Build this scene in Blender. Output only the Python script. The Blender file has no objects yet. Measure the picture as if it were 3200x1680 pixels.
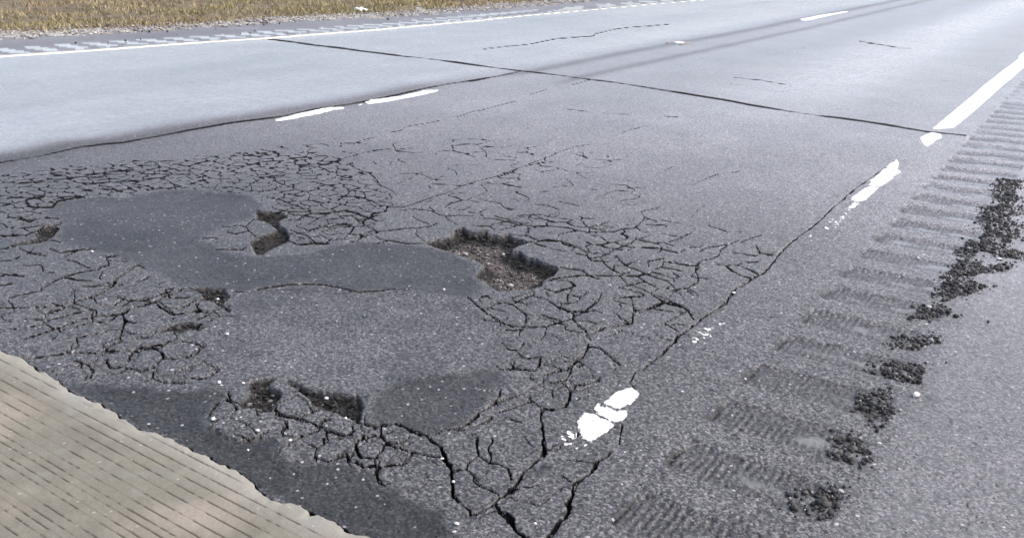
import bpy, math, random
import numpy as np
from mathutils import Matrix, Vector

random.seed(7)
RNG = np.random.default_rng(7)
SC = bpy.context.scene
COL = SC.collection

# ------------------------------------------------------------------ camera
S = 1.15
CAM_X, CAM_H = 0.92770 * S, 1.13186 * S
F_PX, PITCH, ROLL, YAW = 2319.86, 0.341534, 0.0278318, -0.560218
_cy, _sy = math.cos(YAW), math.sin(YAW)
FWD = np.array([_sy * math.cos(PITCH), _cy * math.cos(PITCH), -math.sin(PITCH)])
_r = np.array([_cy, -_sy, 0.0]); _u = np.cross(_r, FWD)
RIGHT = math.cos(ROLL) * _r + math.sin(ROLL) * _u
UP = -math.sin(ROLL) * _r + math.cos(ROLL) * _u
cam = bpy.data.cameras.new('camera'); cam_o = bpy.data.objects.new('camera', cam); COL.objects.link(cam_o)
cam.sensor_width = 36.0; cam.lens = F_PX / 2576 * 36.0
cam.clip_start = 0.05; cam.clip_end = 2000
cam_o.matrix_world = Matrix(((RIGHT[0], UP[0], -FWD[0], CAM_X), (RIGHT[1], UP[1], -FWD[1], 0),
                             (RIGHT[2], UP[2], -FWD[2], CAM_H), (0, 0, 0, 1)))
SC.camera = cam_o

# ------------------------------------------------------------------ light (overcast day)
SUN_EL, SUN_AZ = math.radians(50), math.radians(62)      # azimuth from +Y towards +X
world = bpy.data.worlds.new('World'); SC.world = world; world.use_nodes = True
wn = world.node_tree.nodes; wl = world.node_tree.links; wn.clear()
sky = wn.new('ShaderNodeTexSky'); sky.sky_type = 'NISHITA'; sky.sun_disc = False
sky.sun_elevation = SUN_EL; sky.sun_rotation = SUN_AZ
sky.air_density = 1.0; sky.dust_density = 4.0; sky.ozone_density = 1.0
hsv = wn.new('ShaderNodeHueSaturation'); hsv.inputs['Saturation'].default_value = 0.80
bg = wn.new('ShaderNodeBackground'); bg.inputs['Strength'].default_value = 0.15
wo = wn.new('ShaderNodeOutputWorld')
wl.new(sky.outputs[0], hsv.inputs['Color']); wl.new(hsv.outputs[0], bg.inputs['Color']); wl.new(bg.outputs[0], wo.inputs[0])
sl = bpy.data.lights.new('sun', 'SUN'); sl.energy = 0.6; sl.angle = math.radians(60); sl.color = (1.0, 0.99, 0.98)
so = bpy.data.objects.new('sun', sl); COL.objects.link(so)
sd = Vector((math.sin(SUN_AZ) * math.cos(SUN_EL), math.cos(SUN_AZ) * math.cos(SUN_EL), math.sin(SUN_EL)))
so.rotation_euler = (-sd).to_track_quat('-Z', 'Y').to_euler(); so.location = (0, 0, 30)
SC.view_settings.view_transform = 'Standard'; SC.view_settings.look = 'None'
SC.view_settings.exposure = 1.35; SC.view_settings.gamma = 1.0; SC.view_settings.use_curve_mapping = False

# ------------------------------------------------------------------ photo point -> ground point
K = 2576 / 3200.0
def ground(pts):
    """positions measured in the 3200 px photograph -> metres on the road plane"""
    p = np.asarray(pts, float) * K
    d = ((p[:, 0:1] - 1288) / F_PX) * RIGHT - ((p[:, 1:2] - 676) / F_PX) * UP + FWD
    t = -CAM_H / d[:, 2:3]
    return np.c_[CAM_X + (d * t)[:, 0], (d * t)[:, 1]]
_T = dict(A1=(0, 0, .42702), A2=(1050, 0, .42702), A3=(2100, 0, .42702), B1=(0, 500, .42702), B2=(1050, 500, .42702),
          B3=(2100, 500, .42702), C1=(0, 1060, .45853), C2=(1050, 1060, .45853), C3=(2100, 1060, .45853))
def trace(*a):
    """'B1', (x, y), ..., 'B2', (x, y) ...: points read off enlarged crops of the photograph"""
    out = []; o = None
    for q in a:
        if isinstance(q, str): o = _T[q]
        else: out.append((o[0] + q[0] * o[2], o[1] + q[1] * o[2]))
    return ground(out)
def parse(txt):
    """'B1 40,270 160,270 | 10 20' -> ground points"""
    a = []
    for w in txt.split():
        if ',' in w: x, y = w.split(','); a.append((float(x), float(y)))
        else: a.append(w)
    return trace(*a)

# ------------------------------------------------------------------ noise
def _hash(i, j, seed):
    h = (i.astype(np.int64) * 374761393 + j.astype(np.int64) * 668265263 + seed * 974634777) & 0xFFFFFFFF
    h = ((h ^ (h >> 13)) * 1274126177) & 0xFFFFFFFF
    h = ((h ^ (h >> 16)) * 2246822519) & 0xFFFFFFFF
    return ((h ^ (h >> 15)) & 0xFFFFFF) / float(0xFFFFFF)
def vnoise(x, y, cell, seed):
    x = x / cell; y = y / cell
    i = np.floor(x); j = np.floor(y); fx = x - i; fy = y - j
    fx = fx * fx * (3 - 2 * fx); fy = fy * fy * (3 - 2 * fy)
    a = _hash(i, j, seed); b = _hash(i + 1, j, seed); c = _hash(i, j + 1, seed); d = _hash(i + 1, j + 1, seed)
    return (a * (1 - fx) + b * fx) * (1 - fy) + (c * (1 - fx) + d * fx) * fy - 0.5
def sstep(a, b, x):
    t = np.clip((x - a) / (b - a), 0, 1); return t * t * (3 - 2 * t)

# ------------------------------------------------------------------ one graded sheet of ground vertices, finest near the viewer
D2R = math.pi / 180
az_f = np.linspace(-78, 15, 1400)
az = np.concatenate([np.linspace(-180, -80, 41), az_f, np.linspace(17, 180, 60)]) * D2R
FH = F_PX * 1024 / 2576 * CAM_H
u_f = np.arange(1 / 1.42, 1 / 42.0, -1.12 / FH)
r_rows = np.concatenate([np.linspace(0.02, 1.40, 14)[:-1], 1 / u_f, np.geomspace(46, 420, 22)])
NA, NR = len(az), len(r_rows)
A, Rr = np.meshgrid(az, r_rows)              # (NR, NA)
X = CAM_X + Rr * np.sin(A); Y = Rr * np.cos(A)
GI = np.arange(NA, dtype=float); GJ = np.arange(NR, dtype=float)
def to_grid(p):
    dx = p[:, 0] - CAM_X; dy = p[:, 1]
    return np.c_[np.interp(np.arctan2(dx, dy), az, GI), np.interp(np.hypot(dx, dy), r_rows, GJ)]
# ragged copies of the coordinates, so that cracks and edges wander
FN = sstep(5.5, 2.2, Rr)
WX = X + 0.018 * vnoise(X, Y, .07, 1) + FN * (0.011 * vnoise(X, Y, .024, 2) + 0.004 * vnoise(X, Y, .010, 3))
WY = Y + 0.018 * vnoise(X, Y, .07, 4) + FN * (0.011 * vnoise(X, Y, .024, 5) + 0.004 * vnoise(X, Y, .010, 6))
WID = (0.55 + .95 * (vnoise(X, Y, .06, 8) + .5)) * (1 + FN * (-.22 + .9 * (vnoise(X, Y, .011, 9) + .5) ** 2))
GAPN = vnoise(X, Y, .10, 10) * .6 + vnoise(X, Y, .035, 16) * .6 + .5

def window(p, pad):
    q = np.r_[p - pad, p + pad, p + [pad, -pad], p + [-pad, pad]]
    g = to_grid(q)
    i0, j0 = np.floor(g.min(0)).astype(int) - 2; i1, j1 = np.ceil(g.max(0)).astype(int) + 3
    return slice(max(j0, 0), min(j1, NR)), slice(max(i0, 0), min(i1, NA))
def polysd(p, pad=0.03, warp=True):
    """signed distance to a closed outline, positive inside; returns window and values"""
    w = window(p, pad)
    x = (WX if warp else X)[w]; y = (WY if warp else Y)[w]
    if warp == 'soft': x = X[w] + .018 * vnoise(X[w], Y[w], .06, 1); y = Y[w] + .018 * vnoise(X[w], Y[w], .06, 4)
    ins = np.zeros(x.shape, bool); d2 = np.full(x.shape, 1e9)
    n = len(p)
    for k in range(n):
        a = p[k]; b = p[(k + 1) % n]
        e = b - a; L = e @ e + 1e-12
        t = np.clip(((x - a[0]) * e[0] + (y - a[1]) * e[1]) / L, 0, 1)
        d2 = np.minimum(d2, (x - a[0] - t * e[0]) ** 2 + (y - a[1] - t * e[1]) ** 2)
        if a[1] != b[1]:
            c = ((a[1] > y) != (b[1] > y)) & (x < (b[0] - a[0]) * (y - a[1]) / (b[1] - a[1]) + a[0])
            ins ^= c
    return w, np.sqrt(d2) * np.where(ins, 1, -1)

ANI = .62 + .33 * sstep(3.0, 5.2, Rr)
CD = np.full(X.shape, 9.0)           # crack coordinate: < 1 inside a crack
CDL = CD.copy()                      # the same, for cutting the sheet into pieces
DEP = np.zeros(X.shape)              # crack depth
def crack(p, width, depth=.016, gmin=0.46, ragged=True):
    thin = width < 6 and ragged
    far_wide = width >= 6.5 and np.hypot(p[:, 0] - CAM_X, p[:, 1]).mean() > 5
    if far_wide: gmin = .70
    width *= 0.001
    q = [p[0]]
    for a, b in zip(p[:-1], p[1:]):
        n = max(1, int(np.hypot(*(b - a)) / (0.10 * max(1, np.hypot(a[0] - CAM_X, a[1])) )))
        for k in range(1, n + 1): q.append(a + (b - a) * k / n)
    q = np.array(q); g = to_grid(q)
    n = len(q) - 1
    for k in range(n):
        w = window(q[k:k + 2], width * 2 + 0.022)
        a = q[k]; e = q[k + 1] - a; L = e @ e + 1e-12
        x = (WX if ragged else X)[w] - a[0]; y = (WY if ragged else Y)[w] - a[1]
        t = np.clip((x * e[0] + y * e[1]) / L, 0, 1)
        taper = min(1.0, 0.45 + 0.3 * min(k, n - 1 - k))
        dw = np.hypot(x - t * e[0], y - t * e[1]) / (width / 2 * (WID[w] if ragged else 1) * taper)
        ga = g[k]; ge = g[k + 1] - ga; GL = ge @ ge + 1e-12
        gx = GI[None, w[1]] - ga[0]; gy = GJ[w[0], None] - ga[1]
        gt = np.clip((gx * ge[0] + gy * ge[1]) / GL, 0, 1)
        dg = np.hypot(gx - gt * ge[0], (gy - gt * ge[1]) * (.95 if far_wide or not ragged else ANI[w])) / gmin
        if ragged and not far_wide: dg = dg / (0.45 + WID[w] * .55)
        c = np.minimum(dw, dg)
        if thin and np.hypot(*(a - [CAM_X, 0])) > 3.0: c = .52 + .50 * c
        CDL[w] = np.minimum(CDL[w], c)
        if far_wide: c = .45 + .5 * c + .55 * np.clip(vnoise(X[w], Y[w], .5, 77) + .6 * vnoise(X[w], Y[w], .16, 78), -.15, 1)
        m = c < CD[w]
        CD[w] = np.where(m, c, CD[w])
        DEP[w] = np.where(m & (c < 2), depth, DEP[w])

# ------------------------------------------------------------------ measured outlines and cracks
CRACKS = '''
8 B1 50,275 160,270
12 B1 190,290 320,265 330,240
14 B1 190,290 200,330 240,350 380,345 420,300 540,275 680,245 800,235 830,205
10 B1 720,200 830,205 860,225 960,190 1010,175 1020,200 1130,210 1300,190
5 B1 140,165 300,155 500,135 700,100 830,75 980,60
6 B1 50,200 50,235 70,245
6 B1 580,165 700,160 850,155 1000,150 1160,125 1250,100
7 B1 1160,30 1165,85 1080,100 1000,75
6 B1 1160,125 1230,145 1270,170 1290,210
6 B1 1380,60 1430,105 1480,120 1500,155
6 B1 1600,205 1680,190 1790,210 1840,165 1900,130 2010,110 2080,90
5 B1 1660,55 1740,50 1900,20
5 B1 2010,110 2000,140 2060,170 2150,200
5 B1 1900,230 2030,200 2080,170
7 B1 2110,250 2210,260 2240,230
5 B1 1950,270 2060,290 2130,320 2215,345
5 B1 2470,60 2460,100 2500,120 2576,130
5 B1 2290,150 2340,170 2420,185 2450,190
5 B1 2480,290 2500,270 2560,230
5 B1 2150,460 2180,430 2220,400 2290,385 2400,380 2520,365 2576,370
6 B1 2250,520 2360,490 2420,480 2530,470 2576,470
6 B1 2120,510 2220,545 2260,560 2300,600 2380,615
6 B1 2100,590 2200,620 2300,610 2400,615
8 B1 1620,490 1680,490 1740,475 1790,490 1860,430
7 B1 1800,490 1820,520 1720,545 1660,530
8 B1 1820,520 1870,560
6 B1 1580,660 1660,655 1770,660 1800,640
6 B1 1480,580 1550,570 1600,580
9 B1 130,410 180,435 240,440 260,430
6 B1 330,425 400,425 440,430
7 B1 0,555 100,555 180,550 240,530 330,480
9 B1 -60,662 0,655 70,640
6 B1 270,590 400,590 440,605
5 B1 140,650 250,690 340,705
9 B1 360,650 440,680 540,665 620,655 690,660
6 B1 490,735 560,750 620,785 660,795
6 B1 780,720 800,770 720,800
6 B1 780,715 850,700
9 B1 800,735 930,745
14 B1 1060,800 1010,770 960,800 910,840 840,880 820,930 740,980 650,1010 520,1050 450,1060 370,1080 260,1080
8 B1 540,1055 630,1080 710,1105 700,1130
7 B1 -60,1090 0,1085 80,1085 210,1085
7 B1 860,1000 900,1025 1000,1030 1100,1035
13 B1 1330,945 1290,975 1200,1000 1150,1035 1100,1045 1060,1065 960,1085 900,1130 800,1135 700,1145 580,1170 480,1210
6 B1 480,1210 330,1260 170,1310
11 B1 1150,1060 1200,1090 1250,1130 1310,1125 1400,1110 1460,1100
15 B1 1430,1050 1450,1090 1490,1110 1540,1110 1620,1080 1680,1070
8 B1 1560,1110 1500,1140 1440,1170
13 B1 900,1140 910,1170 890,1240 880,1290 880,1311
8 B1 930,1180 1000,1190
9 B1 1150,1240 1100,1290 990,1310
6 B1 0,850 30,850
6 B1 70,840 130,840
7 B1 1700,965 1780,960
6 B1 1880,945 1990,925 2130,908 2330,905 2440,920 2576,950
5 B2 0,920 80,940 160,960 330,955 400,940 530,945
12 C1 190,130 350,110 470,85 490,40
10 C1 470,85 520,90 650,90 720,75 740,45 830,10
8 C1 740,90 800,80
8 C1 500,140 560,155 620,180 640,210 600,260
9 C1 620,180 730,150 720,130
10 C1 870,150 880,110 930,60 1050,55 1100,90 1110,125 1040,190 960,215 880,190 830,185 760,190 730,150
9 C1 1110,125 1180,130 1260,125 1340,95 1370,60 1400,40
9 C1 930,45 1000,45 1110,35 1150,10
6 C1 1160,240 1230,210 1300,180
7 C1 1040,220 1040,260 1120,290 1250,295
8 C1 1300,265 1400,260 1440,240 1480,215 1450,180 1380,150
7 C1 1240,10 1300,20 1380,40
8 C1 1550,350 1570,410 1630,430
9 C1 1480,430 1540,410 1610,450 1620,490 1570,530 1480,560 1430,600
7 C1 1480,430 1440,480 1430,520
9 C1 1620,490 1700,470 1760,480 1760,530 1830,550 1930,590
12 C1 1880,460 1900,500 1970,520 2060,540 2100,510 2170,480
10 C1 2060,540 2140,570 2180,600 2150,630 2080,655 1990,670 1930,660 1920,640 1950,590 1960,540
9 C1 2180,600 2280,630 2350,650 2399,645
8 C1 2180,600 2200,560 2250,540
7 C1 2210,720 2200,680 2310,660
10 C1 2130,800 2240,830 2330,800 2399,780
6 C1 1900,750 1990,700 2080,660
6 C1 1830,640 1700,690 1600,660
12 C2 130,560 190,570 280,590 310,570 400,575 480,600 570,630 640,660 660,690 700,710 720,770 750,830 790,890 780,960 800,1050 850,1110 910,1170
10 C2 640,655 720,620 800,610 860,590 920,550 980,490 1060,450 1100,400 1130,340
7 C2 820,620 900,610 1000,570 1060,530
7 C2 1110,500 1180,480 1280,440 1350,430
9 C2 1050,460 1150,410 1270,380 1340,330 1400,300 1480,300 1560,280
8 C2 1320,380 1330,420 1400,480 1480,490 1560,460 1600,400 1590,350 1540,300
11 C2 1400,480 1390,530 1410,590 1420,680 1430,740 1420,800 1350,850 1270,910 1220,990 1160,1050 1100,1090 1060,1120
6 C2 1440,760 1500,720
7 C2 940,640 970,680 960,750 970,790 920,820 880,880 800,890
6 C2 970,790 1030,830 1110,850 1170,880 1190,940 1260,940
9 C2 880,880 940,920 970,980 1060,1030 1110,1060
12 C2 1080,1110 1110,1180 1160,1220 1210,1280 1300,1352 1360,1400
7 C2 910,1190 1000,1160 1060,1130
7 C2 0,655 60,650 115,620 110,590 120,560
9 C2 310,590 310,640 220,655 150,680 130,730 160,800 260,800 310,750 340,700 420,700 480,680 500,660
8 C2 310,640 340,690
10 C2 340,700 400,730 500,760 590,780 700,800 740,830
7 C2 0,790 70,770 130,745
6 C2 70,780 80,820 130,830 190,860 260,850
7 C2 520,770 480,840 400,850 290,860 280,930 290,970 340,990
7 C2 260,800 270,860
5 C2 1950,590 1940,650 1930,720
11 C2 1880,770 1850,800 1790,840 1720,920 1650,980 1620,1040 1600,1110 1570,1180 1530,1250 1500,1300 1450,1352 1420,1400
4 C2 1540,930 1600,970
8 C2 1130,20 1180,70 1240,70 1280,20
5 C2 1240,90 1280,130 1390,120
10 C2 1090,180 1120,210 1210,200 1290,210 1350,215 1380,170 1400,120
7 C2 1190,170 1230,200
9 C2 1440,240 1500,220 1550,210 1600,190 1640,130 1700,80 1720,30
6 C2 1720,50 1800,60 1840,100 1900,150 1930,180
7 C2 1410,290 1410,250 1440,240
7 C2 1550,150 1640,150 1690,170 1640,190
7 C2 1560,280 1600,230 1600,190
6 C2 1580,440 1590,380 1620,320 1700,310 1760,290 1800,260
5 B2 380,340 500,340 620,300 720,260 800,240 900,190 1030,145 1160,115 1240,90 1380,35 1480,20 1600,5
5 B2 0,265 100,260 180,270 260,290 300,320 380,335
4 B2 100,30 170,70 240,90 300,140 320,175 400,215 440,250
4 B2 80,190 95,240 10,290
9 B2 380,340 360,370 270,390 250,420 200,445 210,470 260,500 300,530 200,555 150,590 100,600
7 B2 20,400 110,400 160,440 200,445
8 B2 300,525 400,515 520,500 600,500 680,490 740,465
5 B2 0,465 80,465
7 B2 460,370 560,355 690,370 760,400 800,410 900,405 1010,410
4 B2 680,340 720,375
4 B2 560,410 600,440 680,470
7 B2 800,410 820,440 880,470
6 B2 590,510 580,540 620,580 650,600
7 B2 290,560 320,580 400,590 520,615 640,615
5 B2 300,610 380,590
4 B2 1050,270 1070,285 1130,300 1200,310 1225,340 1280,365
5 B2 1080,425 1180,435 1270,460 1340,480 1400,485 1560,490 1700,500 1760,520 1850,530 2040,525 2100,500 2170,500
3 B2 1320,405 1450,400 1500,430 1540,445 1620,460
3 B2 1540,430 1570,400 1640,380
4 B2 1400,490 1410,540 1400,560 1330,560 1290,555
5 B2 1400,560 1470,590 1520,600 1640,600 1700,620 1780,650 1840,690
6 B2 1630,570 1630,550 1700,535 1770,520
7 B2 1330,610 1450,605 1520,600
5 B2 2370,330 2350,345 2230,370 2260,410 2240,440 2200,480 2170,500
4 B2 2260,410 2350,445
6 B2 2210,540 2190,580 2150,610 2050,650 1980,690 1930,715 1840,725 1840,690
4 B2 2190,580 2300,600 2400,600 2470,625
5 B2 1640,790 1720,800 1800,810 1840,840
7 B2 1560,875 1740,850 1890,845 2080,850 2100,830 2150,820
5 B2 1940,730 1980,780 2050,820 2100,830
4 B2 2050,700 2080,740 2140,780 2200,800 2290,840 2420,880 2480,930
4 B2 2290,780 2280,740 2400,715
6 B2 2080,850 2130,910 2210,930 2300,970 2370,1020 2440,1050 2530,1070 2576,1090
6 B2 2370,1020 2390,1045 2330,1070 2260,1085
6 B2 2440,1000 2470,960 2520,930
9 B2 2180,1090 2170,1180 2060,1210 1990,1220 1920,1250 1850,1280
5 B2 2160,1000 2180,1090 2220,1100
6 B2 1740,910 1740,930 1700,970 1690,1010 1700,1050
8 B2 1440,990 1540,1020 1620,1070 1720,1110 1740,1130 1720,1160
7 B2 1720,1110 1830,1100 1870,1070 1920,1030 1940,980
10 B2 1730,1150 1770,1210 1830,1250 1850,1290 1860,1311
8 B2 960,1000 1010,1040 1070,1090 1100,1120 1180,1160 1240,1200 1300,1220
6 B2 1060,1000 1110,990 1130,1010
7 B2 1110,1090 1170,1045 1230,1040 1300,1060 1340,1090 1390,1130 1390,1180 1370,1220
7 B2 1300,1050 1370,1010 1440,990
6 B2 1370,1220 1450,1220 1540,1215 1620,1190 1720,1160
6 B2 1240,1240 1300,1245 1370,1235
6 B2 1540,1215 1530,1270 1500,1311
5 B2 1500,1130 1560,1150 1640,1170
5 B2 1420,940 1450,970 1440,990
4 B2 1530,960 1560,1000
3 B2 2050,215 1980,240 1950,270
2 B2 2130,200 2270,195
3 B2 2400,70 2480,35
5 B3 190,880 195,850 170,800 175,760 220,725 290,715 340,690 360,650 400,620 490,580
4 B3 200,660 270,630 330,625 400,610
5 B3 0,950 30,935 110,930 190,885
3 B3 110,935 170,960 195,990
4 B3 0,1040 60,1055 120,1100 140,1140 165,1165
10 B3 1560,50 1430,150 1330,220 1240,300 1160,360 1070,450 960,530 890,580 820,650 770,700 730,750 660,820 590,860 470,930 440,980 400,1020 330,1080 240,1140 170,1200 60,1280 30,1311 C2 2230,100 2150,160 2090,210
7 C2 2040,220 2000,300 2040,350
3 B3 140,410 190,360 250,320
3 B3 500,600 560,570 660,545
3 B3 150,180 230,140 330,95
3 B3 620,665 740,695
14 A1 -300,1235 0,1190 300,1140 580,1075 780,1050 900,1040 1150,995 1400,945 1700,895 1930,865 2050,850 2300,800 2576,760 A2 130,755 220,740 400,705 680,640 860,610 1020,590 1180,560 1350,520
12 A1 1960,285 2300,330 2576,360 A2 500,415 900,460 1310,510 1600,545 1850,580 2000,600 2200,630 2350,655 2576,690 A3 300,720 560,765 880,815 1050,840 1200,858 1290,870 1500,900 1900,965 2030,975 2150,990
9 A2 1080,360 1230,340 1420,320 1520,300 1600,285 1890,265 1890,250 1960,235 2060,210 2140,200 2300,190 2440,175
4 A2 130,1055 180,1030 300,1000
4 A2 400,970 470,960 520,930 640,910 760,885
7 A2 880,860 1000,820 1100,800 1200,770 1320,740
4 A2 1420,690 1540,650
4 A2 1720,620 1860,585
4 A2 20,1170 120,1140 200,1120 300,1100 400,1085
4 A2 1670,800 1850,825
3 A2 1950,835 2150,845
3 A2 2400,850 2500,860
4 A2 2090,980 2130,955 2240,930
4 A2 1400,1195 1560,1140 1650,1100 1750,1070 1850,1055
3 A2 1750,1120 1850,1155 2000,1165 2110,1160
3 A3 250,1300 350,1270
3 A3 440,1260 510,1240
4 A3 450,570 640,590 850,625
4 A3 1370,300 1650,350 1750,355
'''
PATCH1 = parse('B1 330,390 400,310 560,285 720,255 900,275 1000,245 1200,215 1450,215 1700,235 1850,270 1930,330 1860,390 1850,430 1740,460 1620,490 1500,550 1470,590 1590,640 1640,670 1750,700 1900,705 2080,690 2250,680 2420,640 2576,610 B2 150,600 300,610 500,625 650,640 780,665 900,700 980,730 1000,780 1010,850 1080,900 1100,940 960,1000 900,1010 600,960 480,945 330,955 160,960 0,920 B1 2440,920 2330,905 2130,908 1990,925 1880,945 1750,965 1660,950 1480,940 1330,915 1240,870 1130,820 1040,780 950,740 870,700 700,670 600,645 450,610 440,570 470,480 400,420')
PATCH2 = parse('B1 1750,965 1880,945 1990,925 2130,908 2330,905 2440,920 2576,950 B2 160,960 330,955 480,945 600,960 900,1010 980,1040 1050,1110 1090,1160 1150,1250 1160,1311 C2 1120,30 1090,120 1100,180 1060,200 900,215 700,240 470,270 230,370 200,400 100,345 C1 2250,335 2130,310 1980,245 1890,200 1700,215 1560,200 1480,160 1430,100 1460,10 B1 1680,1230 1710,1110 1700,1020')
TARBLOT = parse('C2 1345,880 1370,860 1440,850 1490,870 1510,890 1470,905 1440,925 1380,930 1340,910')
PATCH3 = parse('C2 470,270 700,240 900,215 1060,200 1190,270 1120,340 1030,360 1060,420 1000,480 900,560 800,605 640,635 520,600 400,570 270,575 205,560 210,450 230,370')
PATCH4 = parse('C1 330,275 450,295 700,295 900,315 1300,335 1480,310 1550,360 1540,400 1470,430 1430,500 1440,590 1650,700 1830,690 1890,760 1990,840 2300,840 2399,880 C2 240,910 280,970 300,1000 420,1015 480,1065 620,1125 740,1185 790,1230 830,1300 850,1400 -300,1400 C1 2399,1330 2140,1200 1700,960 1540,880 1200,700 900,590 700,460 430,300')
SLAB = parse('C1 -900,-260 -300,-60 0,90 80,125 160,165 240,210 300,250 340,280 400,290 450,330 490,360 540,390 620,415 690,460 760,490 800,520 850,560 920,600 1030,650 1120,685 1200,710 1290,750 1360,780 1450,830 1540,885 1600,920 1660,950 1700,980 1760,1030 1820,1080 1900,1125 1990,1125 2070,1160 2110,1190 2100,1225 2160,1215 2200,1240 2290,1260 2340,1290 2399,1325 C2 60,1300 100,1330 150,1352 300,1420 500,1560')
SLAB = np.r_[SLAB, [[0.5, 0.2], [0.5, -6], [-9, -6], [-9, 0.2]]]
POTS = [  # outline, depth, wall run, label, brown
 (parse('B2 645,615 700,590 800,570 860,540 870,510 930,490 970,520 1050,525 1120,515 1110,545 1200,555 1290,545 1300,570 1380,590 1400,610 1330,640 1300,670 1370,680 1400,720 1480,730 1540,760 1620,780 1640,810 1600,850 1530,880 1500,920 1400,950 1200,960 1110,920 1060,880 1010,850 1040,800 1080,780 1000,730 900,690 780,660 700,640'), .050, .016, 'largest pothole with brown gravel floor beside the dark patch', 1.0),
 (parse('B1 1870,360 1960,375 2080,380 2120,405 2050,450 2060,480 2100,510 2130,550 2100,600 2000,650 1940,690 1880,695 1850,650 1820,600 1890,560 1990,520 2020,500 1980,460 1900,440 1860,430 1880,400'), .034, .016, 'crooked shallow pothole cutting into the upper dark patch edge', .45),
 (parse('B1 240,540 330,480 460,450 440,510 390,560 300,600 150,620 70,640 60,620 180,590 270,570'), .036, .014, 'narrow pothole at the far corner of the upper dark patch', .5),
 (parse('B1 1350,930 1500,930 1660,935 1690,1000 1640,1050 1700,1100 1680,1130 1620,1090 1560,1030 1480,1030 1430,1050 1480,990 1420,950'), .030, .014, 'small pothole where the two smooth patches meet', .3),
 (parse('B1 1150,1240 1290,1190 1400,1180 1520,1220 1480,1250 1400,1240 1340,1270 1280,1250 1160,1265'), .030, .013, 'thin pothole among the cracked pieces near the concrete', .4),
 (parse('C1 1650,310 1690,270 1830,255 1900,260 1850,310 1900,340 1920,370 1900,430 1860,480 1780,480 1740,470 1660,460 1620,420 1670,390 1700,340'), .036, .014, 'dark rubble pothole beside a loose round asphalt piece', .35),
 (parse('C1 1960,250 2000,270 2130,330 2280,350 2399,370 C2 130,350 180,400 200,450 190,540 150,580 0,500 C1 2300,500 2180,480 2130,440 2110,390 2030,340 1960,290'), .036, .014, 'long dark pothole along the lower edge of the grey patch', .3),
]
# secondary cracking: outline, cell size, share of edges that are open, width (mm)
ZONES = [
 (parse('B1 -400,120 0,100 300,60 700,20 1200,-20 1800,-60 2300,-60 2576,20 B2 300,120 420,330 300,470 200,560 B1 2420,600 2140,620 2100,480 1900,260 1450,200 900,260 400,310 250,560 -400,660'), 0.085, .75, 3.0),
 (parse('B2 650,280 1300,380 2200,420 2400,620 2576,900 2576,1311 1060,1311 1000,1000 1500,930 1640,800 1400,560 1000,480'), .10, .40, 2.2),
 (parse('C2 1050,80 1900,60 1950,300 1560,460 1100,420'), .075, .50, 3.0),
 (parse('B1 700,900 1330,930 1500,1000 1700,1100 1690,1311 C1 1400,150 1480,230 1200,320 400,280 100,120 B1 0,1311 300,1100'), .11, .40, 2.8),
 (parse('C1 1430,380 1950,300 2399,520 C2 300,580 740,800 780,1080 500,1060 240,900 C1 2300,830 1890,760 1440,600'), .085, .45, 3.0),
 (parse('B1 -400,660 500,640 1000,760 1300,930 800,1100 -400,1300'), .13, .26, 2.2),
 (parse('A2 -900,1130 0,1030 1000,1000 2000,1120 B2 2300,300 1700,420 900,340 300,130'), .13, .22, 2.6),
 (parse('B2 2200,400 B3 500,500 740,700 300,1100 B2 2576,1100 2420,700'), .12, .25, 2.8),
 (parse('A2 300,1050 900,780 1700,640 2576,720 A3 800,840 1700,960 B3 1000,400 600,560 B2 2300,250 1300,200 600,120'), .30, .0, 2.0),
 (parse('A2 1900,560 2576,420 A3 900,330 1900,200 2200,500 1850,900 900,800 300,690'), .42, .0, 2.0),
 (parse('C2 700,640 1400,480 1900,600 1600,1100 1100,1300 800,1100'), .12, .22, 3.0),
]
JOINT_C = parse('A1 -300,1235 0,1190 300,1140 580,1075 900,1040 1150,995 1400,945 1700,895 1930,865 2300,800 2576,760 A2 220,740 400,705 680,640 1020,590 1180,560 1350,520 A3 0,315 700,185 1640,0')
JOINT_R = parse('A3 2576,410 1900,950 B3 1430,150 1240,300 960,530 730,750 470,930 240,1140 30,1311 C2 2090,210 1990,320 1700,640 1400,880')
LINE_L = parse('A1 0,418 1000,347 2000,277 2576,232 A2 1000,155 2000,60 2576,10')
GRAVEL_IN = parse('A1 0,300 350,270 700,250 1000,235 1500,210 2000,170 2576,140 A2 500,120 1000,80 1500,40 1900,8')
GRAVEL_OUT = parse('A1 0,240 330,235 600,212 900,213 1300,190 1700,160 2200,120 2576,108 A2 300,98 600,82 900,55 1200,30 1400,15 1700,2')
def xat(line, y):
    o = np.argsort(line[:, 1]); return np.interp(y, line[o, 1], line[o, 0])
XC = xat(JOINT_C, WY); XR = xat(JOINT_R, WY); XL = xat(LINE_L, Y)
XG1 = xat(GRAVEL_IN, Y) + .25 * vnoise(X, Y, .5, 31) + .12 * vnoise(X, Y, .15, 32)
XG2 = xat(GRAVEL_OUT, Y) + .45 * vnoise(X, Y, .8, 33) + .25 * vnoise(X, Y, .2, 34)

# ------------------------------------------------------------------ height field
Z = 0.014 * vnoise(X, Y, 1.1, 11) + 0.005 * vnoise(X, Y, .35, 12)
TONE = np.full(X.shape, .066); RGH = np.full(X.shape, .54); SOIL = np.zeros(X.shape); AGG = np.ones(X.shape)
near = (Rr < 6).astype(float) * sstep(5.5, 2.2, Rr)
GRAIN = near * (.0040 * vnoise(X, Y, .011, 13) + .0026 * vnoise(X, Y, .006, 14))
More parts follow.
